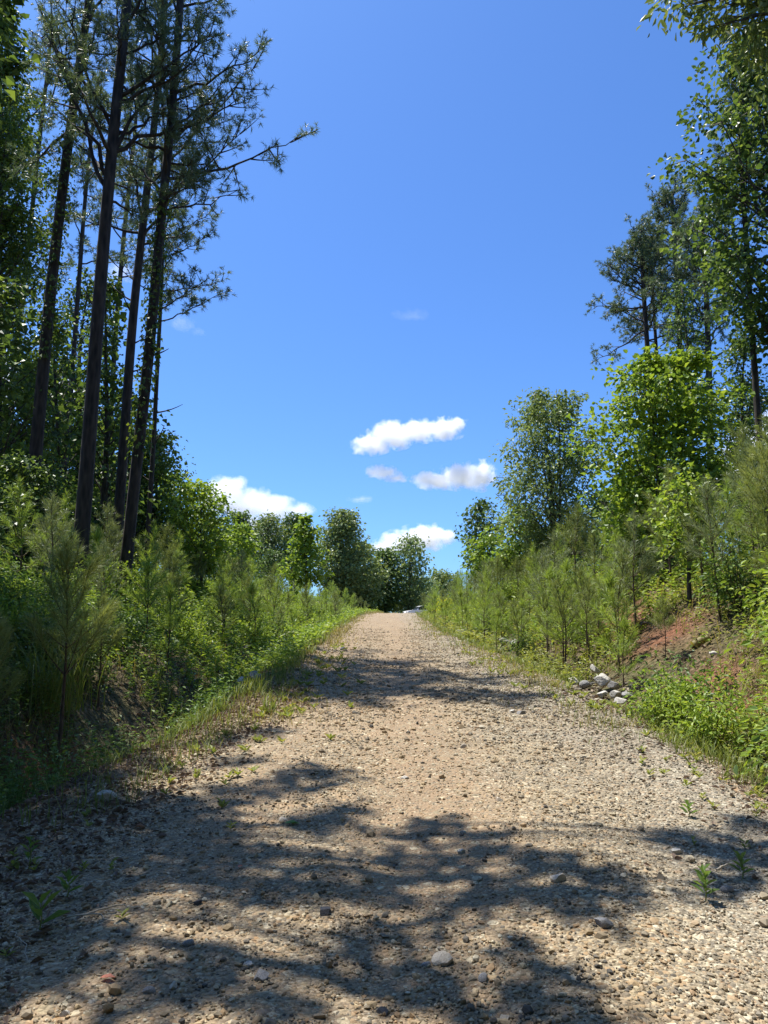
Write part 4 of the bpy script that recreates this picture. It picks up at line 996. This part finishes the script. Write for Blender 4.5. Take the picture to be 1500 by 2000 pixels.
# ------------------------------------------------------------------ rocks
def rock_mesh(seed, n_pl=9, flat=.7):
    import bmesh
    bm = bmesh.new(); bmesh.ops.create_icosphere(bm, subdivisions=4, radius=1.0)
    V = np.array([v.co[:] for v in bm.verts]); F = np.array([[v.index for v in f.verts] for f in bm.faces]); bm.free()
    r = np.random.RandomState(seed)
    for k in range(n_pl):
        nrm = norm(r.randn(3)); dd = .5+.32*r.rand()
        over_ = V@nrm-dd; V = V-np.where(over_ > 0, over_, 0)[:, None]*nrm*.96
    V += V*(.05*r.randn(len(V), 1)*.25)
    V *= np.array([1, .8+.2*r.rand(), flat])
    mb = MB(); mb.add(V, F); return mb
ROCKM = {}
def rock(label, p, size, mat, seed, group=None, name='rock', cat='rock', sink=.42, rz=None, flat=.7):
    key = (seed % 7, mat, round(flat, 1))
    if key not in ROCKM: ROCKM[key] = rock_mesh(seed % 7+40, 9, flat).mesh(name, False, M[mat])
    o = solo(name, ROCKM[key], label, cat, group, (p[0], p[1], p[2]+size*flat*(1-sink)*.8))
    o.scale = (size,)*3; o.rotation_euler = (.2*math.sin(seed*3), .2*math.cos(seed*5), seed*1.7 if rz is None else rz)
    return o
def rock_px(label, px, py, wpx, mat, seed, **kw):
    g = hit(px, py); dist = g[1]*CP+(g[2]-CAMZ)*SP
    rock(label, g, max(.01, wpx/FPX*dist/2), mat, seed, **kw)
ST = 'single stones on the gravel'
for a in [('chunky cream stone standing out on the shaded gravel at the bottom', 865, 1886, 46, 'rock_cream', 1), ('flat cream stone in a sunlit patch right of the middle', 1091, 1722, 34, 'rock_cream', 2), ('pale squarish stone at the edge of the right shade', 1318, 1668, 26, 'rock_pale', 3),
          ('grey stone with pale top beside the green sprouts at lower left', 366, 1848, 26, 'rock_grey', 4), ('rusty orange stone at the bottom left', 212, 1978, 32, 'rock_orange', 5), ('blackish stone in the middle of the gravel shade', 634, 1786, 30, 'rock_dark', 6),
          ('white-topped small stone between the two lower sunlit patches', 485, 1893, 22, 'rock_pale', 7), ('round cream pebble at the bottom left, right of the red leaf', 338, 1932, 24, 'rock_cream', 8), ('pale stone near the bottom edge left of the rusty stone', 128, 1985, 24, 'rock_pale', 9),
          ('pale upright pebble above the rusty orange stone', 176, 1962, 18, 'rock_cream', 10), ('grey-blue stone left of the cream chunk', 832, 1890, 20, 'rock_grey', 11), ('flat grey stone right of the cream chunk', 945, 1918, 26, 'rock_grey', 12),
          ('small yellowish stone at the bottom edge right of the middle', 988, 1996, 26, 'rock_cream', 13), ('dark blue-grey stone at the bottom edge', 748, 1985, 26, 'rock_dark', 14), ('pale stone by the curved shade edge above the middle', 900, 1668, 20, 'rock_pale', 15),
          ('small pale stone on the shade in the middle of the road', 905, 1630, 16, 'rock_pale', 16), ('grey broad stone below the weeds at the right', 1178, 1810, 40, 'rock_grey', 17), ('grey stone in the shade below the upright weed', 1420, 1742, 26, 'rock_grey', 18),
          ('pale flat stone at the left berm', 207, 1565, 40, 'rock_pale', 19), ('small white stone near the middle of the upper gravel', 1018, 1395, 18, 'rock_grey', 20), ('pale grey stone on the sunny gravel right of the middle', 1000, 1392, 14, 'rock_pale', 21),
          ('cream stone alone on the sunny gravel left of centre', 905, 1462, 16, 'rock_cream', 22), ('tan stone on the sunny gravel below the right shade', 975, 1566, 20, 'rock_cream', 23), ('white stone left of centre on sunny gravel', 790, 1522, 16, 'rock_pale', 24),
          ('cream stone cluster piece left of the green leaf', 555, 1606, 22, 'rock_cream', 25), ('grey stone lying beside the red leaf', 290, 1945, 26, 'rock_grey', 26), ('brown-grey stone near the bottom left of the middle', 510, 1915, 36, 'rock_grey', 27), ('dark stone at the bottom left of the middle', 385, 1768, 20, 'rock_dark', 28)]:
    rock_px(*a, group=ST, name='stone', cat='stone')
PILE = 'pale rocks piled at the right road edge'
for a in [('blocky white rock topping the pile at the right road edge', 1170, 1330, 24, 'rock_pale', 30, .12), ('flat white rock left end of the pile at the right road edge', 1128, 1340, 26, 'rock_pale', 31, 0), ('low grey rock beside the flat one at the pile', 1155, 1348, 26, 'rock_grey', 32, 0), ('large pale rock in the middle of the pile', 1186, 1348, 32, 'rock_pale', 33, .04),
          ('mossy tinted rock right of the large middle rock', 1210, 1356, 28, 'rock_grey', 34, .05), ('round white rock at the front of the pile', 1186, 1366, 20, 'rock_pale', 35, 0), ('pale wedge rock low in the pile', 1212, 1370, 22, 'rock_pale', 36, .02), ('white rock at the right front end of the pile', 1222, 1380, 24, 'rock_pale', 37, 0),
          ('brownish rock at the right end of the pile, half in weeds', 1238, 1368, 24, 'rock_grey', 38, 0), ('small pale rock peeking out behind the top rock', 1188, 1336, 16, 'rock_pale', 39, .06)]:
    g = hit(a[1], a[2]); dist = g[1]; s = a[3]/FPX*dist/2; g = g+np.array([0, 0, a[6]])
    rock(a[0], g+np.array([-.08, 0, .05]), s*1.08, a[4], a[5], PILE)
VR = 'rocks lying on the road verges'
for a in [('grey boulder on the left verge in the shade', 498, 1328, 34, 'rock_grey', 50), ('pale rock left of the grey boulder on the left verge', 470, 1335, 28, 'rock_pale', 51), ('whitish rock half buried in the left verge grass', 384, 1336, 26, 'rock_grey', 52), ('white rock among white-flowered weeds on the left verge', 560, 1266, 26, 'rock_pale', 53), ('pale rock left of the white-flowered weeds', 488, 1270, 22, 'rock_pale', 54),
          ('flat pale rock on the left verge beyond the shade', 607, 1234, 16, 'rock_pale', 55), ('grey boulder on the right verge, closest to the car', 906, 1240, 30, 'rock_grey', 56), ('flat rock of the pair on the right verge below the boulder', 985, 1258, 24, 'rock_grey', 57), ('pale rock of the pair on the right verge below the boulder', 1004, 1258, 20, 'rock_pale', 58), ('white stone lying on the right bank beside the log', 1395, 1280, 18, 'rock_pale', 59), ('dark rock on the road where the left shade begins', 668, 1270, 14, 'rock_dark', 60)]:
    rock_px(*a, group=VR)
# white flowered weeds
def flowers(label, px, py, H_, rad, n_, seed):
    g = hit(px, py); r = np.random.RandomState(seed); o = empty('flowering_weed', g, label, 'weed', 'white-flowered weeds'); tb, lb, fb = MB(), MB(), MB()
    for k in range(n_):
        b0 = np.array([r.randn()*rad, r.randn()*rad, -.02]); t = b0+np.array([r.randn()*.06, r.randn()*.06, H_*(.7+.5*r.rand())])
        tube(tb, [b0, (b0+t)/2, t], [.005, .004, .003], 4)
        m = 12; f = r.rand(m, 1); a = r.rand(m)*6.28
        leaves(lb, b0*(1-f)+t*f, np.stack([np.cos(a), np.sin(a), 0*a+.4], -1), np.array([0, 0, 1.])+r.randn(m, 3)*.3, .07, .03)
        m = 18; d = r.randn(m, 3)*np.array([.05, .05, .012]); leaves(fb, t+d, r.randn(m, 3)*np.array([1, 1, .2]), np.array([0, 0, 1.])+r.randn(m, 3)*.3, .025, .024)
    part('stems', tb.mesh('stems', False, M['weed']), o); part('leaves', lb.mesh('leaves', False, M['weed']), o); part('blossom', fb.mesh('blossom', False, M['blossom']), o)
flowers('white-flowered weed patch on the left verge beside the white rock', 552, 1262, .45, .35, 14, 1)
flowers('white-flowered weeds far up the left verge', 632, 1196, .9, .6, 14, 2)

# ------------------------------------------------------------------ the parked car beyond the crest
def car(px, Yd):
    xb = PX(px, 1190, Yd)[0]
    M['paint'] = plain('white_car_paint', (.78, .79, .8), .25); M['glass'] = plain('dark_car_glass', (.03, .04, .05), .08); M['rubber'] = plain('tyre_rubber', (.02, .02, .02), .8); M['metal'] = plain('rim_metal', (.5, .5, .52), .3, 1.0); M['lamp'] = plain('lamp_lens', (.75, .75, .72), .15); M['redlamp'] = plain('tail_lamp_lens', (.4, .02, .02), .2)
    o = empty('parked_car', (xb, Yd, hz(xb, Yd)), 'white car parked beyond the crest, its roof showing over the road end', 'car', None, math.radians(18))
    # side profile, nose towards -x; stations across the width give the tumblehome
    low = [(-2.2, .45), (-2.24, .62), (-2.1, .84), (-1.5, .95), (-.95, 1.0), (1.75, 1.02), (2.12, .98), (2.22, .7), (2.18, .42), (1.8, .3), (-1.8, .3)]
    cab = [(-1.0, .99), (-.35, 1.46), (.1, 1.53), (1.0, 1.52), (1.6, 1.38), (2.05, 1.0)]
    def loft(prof_, ws):
        mb = MB(); n = len(prof_); V = []
        for yy, k in ws:
            V += [(x, yy, .65+(z-.65)*k if False else z) if k == 1 else (x*k, yy, z) for x, z in prof_]
        m = len(ws); q = [[i*n+j, i*n+(j+1) % n, (i+1)*n+(j+1) % n, (i+1)*n+j] for i in range(m-1) for j in range(n)]
        mb.add(V, [[0, j+1, j] for j in range(1, n-1)]+[[(m-1)*n, (m-1)*n+j, (m-1)*n+j+1] for j in range(1, n-1)], q); return mb
    part('body', loft(low, [(-.9, .97), (-.82, 1), (.82, 1), (.9, .97)]).mesh('body', False, M['paint']), o)
    part('windows', loft(cab, [(-.78, .93), (-.7, 1), (.7, 1), (.78, .93)]).mesh('windows', False, M['glass']), o)
    roof = [(-.45, 1.44), (-.1, 1.55), (.6, 1.57), (1.3, 1.51), (1.66, 1.4), (1.3, 1.47), (.5, 1.525), (-.1, 1.5)]
    part('roof', loft(roof, [(-.74, .95), (-.66, 1), (.66, 1), (.74, .95)]).mesh('roof', False, M['paint']), o)
    for xx in (-1.38, 1.35):
        for yy in (-.8, .8):
            w = MB(); tube(w, [[xx, yy-.1, .33], [xx, yy-.09, .33], [xx, yy+.09, .33], [xx, yy+.1, .33]], [.28, .33, .33, .28], 20); t_ = part('wheel', w.mesh('wheel', True, M['rubber']), o)
            k = MB(); sy = 1 if yy > 0 else -1; tube(k, [[xx, yy+sy*.1, .33], [xx, yy+sy*.112, .33], [xx, yy+sy*.116, .33]], [.2, .19, .05], 16); part('rim', k.mesh('rim', False, M['metal']), t_)
    for yy in (-.62, .62):
        for xx, mt, nm in ((-2.19, 'lamp', 'headlight'), (2.19, 'redlamp', 'tail_light')):
            k = MB(); tube(k, [[xx, yy-.16, .74], [xx, yy, .75], [xx, yy+.16, .74]], [.06, .08, .06], 8); part(nm, k.mesh(nm, True, M[mt]), o)
        k = MB(); tube(k, [[-.75, yy*1.4-.07*np.sign(yy), 1.04], [-.75, yy*1.62, 1.06]], [.05, .07], 8); part('mirror', k.mesh('mirror', True, M['paint']), o)
car(822, 98)

# ------------------------------------------------------------------ clouds
def cloud(label, D, blobs, seed, dens=1.0, soft=.75):
    """blobs in photograph pixels (x, y, rx, ry) set at distance D; each becomes an ellipsoid of vapour"""
    import bmesh
    W = [(PX(a, b_, D), rx/FPX*D, ry/FPX*D) for a, b_, rx, ry in blobs]
    c = np.mean([w[0] for w in W], 0); scale = max(w[1] for w in W)
    bm = bmesh.new()
    m, nt, b = new_mat('cloud_vapour'); nt.nodes.remove(b)
    tc = nt.nodes.new('ShaderNodeTexCoord')
    nz = tex(nt, 'ShaderNodeTexNoise', 2.3/scale, tc.outputs['Object'], Detail=6.0, Roughness=.62)
    tot = None
    from mathutils import Matrix
    for w, rx, ry in W:
        p = w-c; rz_ = ry; rd = .6*rx+.4*ry
        mt = Matrix.Translation(tuple(p)) @ Matrix.Diagonal((rx*1.12, rd*1.12, rz_*1.12, 1))
        bmesh.ops.create_icosphere(bm, subdivisions=3, radius=1.0, matrix=mt)
        v = nt.nodes.new('ShaderNodeVectorMath'); v.operation = 'SUBTRACT'; nt.links.new(tc.outputs['Object'], v.inputs[0]); v.inputs[1].default_value = tuple(p)
        d = nt.nodes.new('ShaderNodeVectorMath'); d.operation = 'DIVIDE'; nt.links.new(v.outputs[0], d.inputs[0]); d.inputs[1].default_value = (rx*1.12, rd*1.12, rz_*1.12)
        l = nt.nodes.new('ShaderNodeVectorMath'); l.operation = 'LENGTH'; nt.links.new(d.outputs[0], l.inputs[0])
        f = math_(nt, 'SUBTRACT', 1.0, l.outputs['Value'])
        tot = f if tot is None else math_(nt, 'SMOOTH_MAX', tot, f, .25)
    f = math_(nt, 'ADD', tot, math_(nt, 'MULTIPLY_ADD', nz.outputs['Fac'], 3.0*soft, -1.75*soft))
    f = math_(nt, 'MULTIPLY', f, math_(nt, 'GREATER_THAN', tot, -.1))
    f = math_(nt, 'MINIMUM', math_(nt, 'MAXIMUM', f, 0.0), .9)
    f = math_(nt, 'MULTIPLY', f, 8.0*dens/scale)
    vs = nt.nodes.new('ShaderNodeVolumePrincipled'); vs.inputs['Color'].default_value = (.995, .995, 1, 1); vs.inputs['Anisotropy'].default_value = .2
    nt.links.new(f, vs.inputs['Density']); nt.links.new(vs.outputs[0], nt.nodes['Material Output'].inputs['Volume'])
    me = bpy.data.meshes.new('cloud'); bm.to_mesh(me); bm.free(); me.materials.append(m)
    o = solo('cloud', me, label, 'cloud', 'clouds in the blue sky', tuple(c))
    rm = o.modifiers.new('union', 'REMESH'); rm.mode = 'VOXEL'; rm.voxel_size = scale*.12
    m.cycles.volume_step_rate = .35
    return o
cloud('long white cloud, highest of the clouds over the road', 2000, [(725, 868, 42, 22), (765, 850, 50, 30), (815, 842, 50, 24), (865, 838, 48, 24), (895, 828, 24, 16), (702, 878, 20, 12)], 1)
cloud('white cloud with a thick right end below the long cloud', 2000, [(850, 938, 44, 20), (900, 930, 48, 28), (938, 928, 36, 32), (825, 936, 26, 12)], 2)
cloud('small wispy cloud left of the thick-ended cloud', 2000, [(745, 922, 36, 15), (775, 934, 28, 9)], 3, .6)
cloud('rounded white cloud low behind the airy tree', 2200, [(790, 1058, 50, 26), (828, 1050, 52, 30), (862, 1048, 30, 20), (760, 1070, 40, 22)], 4)
cloud('big white cloud above the far left trees', 2200, [(440, 975, 60, 46), (480, 985, 60, 40), (530, 995, 60, 30), (580, 998, 38, 18), (450, 948, 46, 20), (500, 1040, 80, 40)], 5)
cloud('tiny thin cloud wisp low in the middle of the sky', 2000, [(705, 976, 28, 8)], 6, .08)
cloud('faint cloud wisp alone high in the middle of the sky', 2000, [(800, 615, 40, 10), (818, 620, 22, 7)], 7, .03)
cloud('faint cloud puff beside the dead stubs of the thin pine', 2000, [(355, 632, 30, 18), (388, 648, 18, 9)], 8, .035)
cloud('white cloud behind the woods at the right edge', 2100, [(1480, 880, 70, 50), (1530, 850, 70, 60), (1440, 930, 60, 40)], 9)
cloud('white cloud glimpsed through the woods at the left edge', 2100, [(20, 765, 70, 40), (110, 770, 60, 36), (-20, 720, 60, 50), (150, 800, 40, 26)], 10)
cloud('pale cloud patch glimpsed between the pine trunks', 2100, [(235, 530, 34, 24), (200, 545, 24, 16)], 11, .1)

# ------------------------------------------------------------------ labels of saplings and bushes: counted from the landmarks nearest to them
ANCH = {'the parked car': (822, 1190), 'the pile of pale rocks': (1185, 1350), 'the red bank': (1290, 1250), 'the big pale young pine': (150, 1180), 'the ivy-clad pine': (245, 1140), 'the bright cone-shaped tree': (600, 1080),
        'the grey-green oak': (668, 1090), 'the cherry-like tree': (1090, 960), 'the maple-like tree': (1300, 960), 'the bright yellow bush': (868, 1195), 'the right verge boulder': (906, 1238), 'the grey left boulder': (498, 1325), 'the white-flowered weeds': (552, 1258), 'the bushy young tree': (395, 1040), 'the red hollow': (235, 1440), 'the small dark-topped tree': (935, 1040), 'the right picture edge': (1500, 1200), 'the left picture edge': (0, 1250)}
ORD = ['nearest', 'second nearest', 'third nearest', 'fourth nearest', 'fifth nearest', 'sixth nearest', 'seventh nearest', 'eighth nearest', 'ninth nearest', 'tenth nearest'] + ['%dth nearest' % k for k in range(11, 60)]
bucket = {}
for o, info in REG:
    p = proj(np.array(o.location)+np.array([0, 0, .5]))
    a = min(ANCH, key=lambda k: math.hypot(ANCH[k][0]-p[0], 1.6*(ANCH[k][1]-p[1])))
    if info[0] == 'sapling':
        s = 'short' if info[2] < 1.6 else ('tall' if info[2] > 2.2 else 'mid-height')
        kind = s+' green pine sapling'
    else: kind = info[2]
    bucket.setdefault((kind, info[1], a), []).append((math.hypot(ANCH[a][0]-p[0], ANCH[a][1]-p[1]), o))
for (kind, side, a), L in bucket.items():
    L.sort(key=lambda t: t[0])
    for k, (_, o) in enumerate(L):
        o['label'] = '%s on the %s bank, %s to %s' % (kind, side, ORD[k], a)

# ------------------------------------------------------------------ light, sky, camera
w = bpy.data.worlds.new('World'); S.world = w; w.use_nodes = True
nt = w.node_tree; bg = nt.nodes['Background']
sky = nt.nodes.new('ShaderNodeTexSky'); sky.sky_type = 'NISHITA'; sky.sun_disc = False
sky.sun_elevation = SUN_EL; sky.sun_rotation = math.atan2(SUN_AZ[0], SUN_AZ[1])
sky.altitude = 200; sky.air_density = 1.0; sky.dust_density = .9; sky.ozone_density = 2.0
nt.links.new(mixc(nt, 1.0, sky.outputs[0], (.76, 1.22, 1.88), 'MULTIPLY'), bg.inputs[0]); bg.inputs[1].default_value = .064
sl = bpy.data.lights.new('sun', 'SUN'); sl.energy = 5.0; sl.angle = math.radians(.53); sl.color = (1, .96, .89)
so = link(bpy.data.objects.new('sun', sl)); so.location = tuple(SUND*60)
from mathutils import Vector
so.rotation_euler = Vector(tuple(SUND)).to_track_quat('Z', 'Y').to_euler()
cd = bpy.data.cameras.new('camera'); cd.sensor_fit = 'VERTICAL'; cd.sensor_height = 36; cd.lens = 36*FPX/2000; cd.clip_start = .05; cd.clip_end = 12000
co = link(bpy.data.objects.new('camera', cd)); co.location = (0, 0, CAMZ); co.rotation_euler = (math.pi/2+PITCH, 0, 0)
S.camera = co
S.view_settings.view_transform = 'Standard'; S.view_settings.look = 'None'; S.view_settings.exposure = .78; S.view_settings.gamma = 1
c = S.cycles
c.max_bounces = 12; c.diffuse_bounces = 3; c.glossy_bounces = 2; c.transmission_bounces = 4; c.volume_bounces = 12; c.transparent_max_bounces = 8
c.caustics_reflective = False; c.caustics_refractive = False
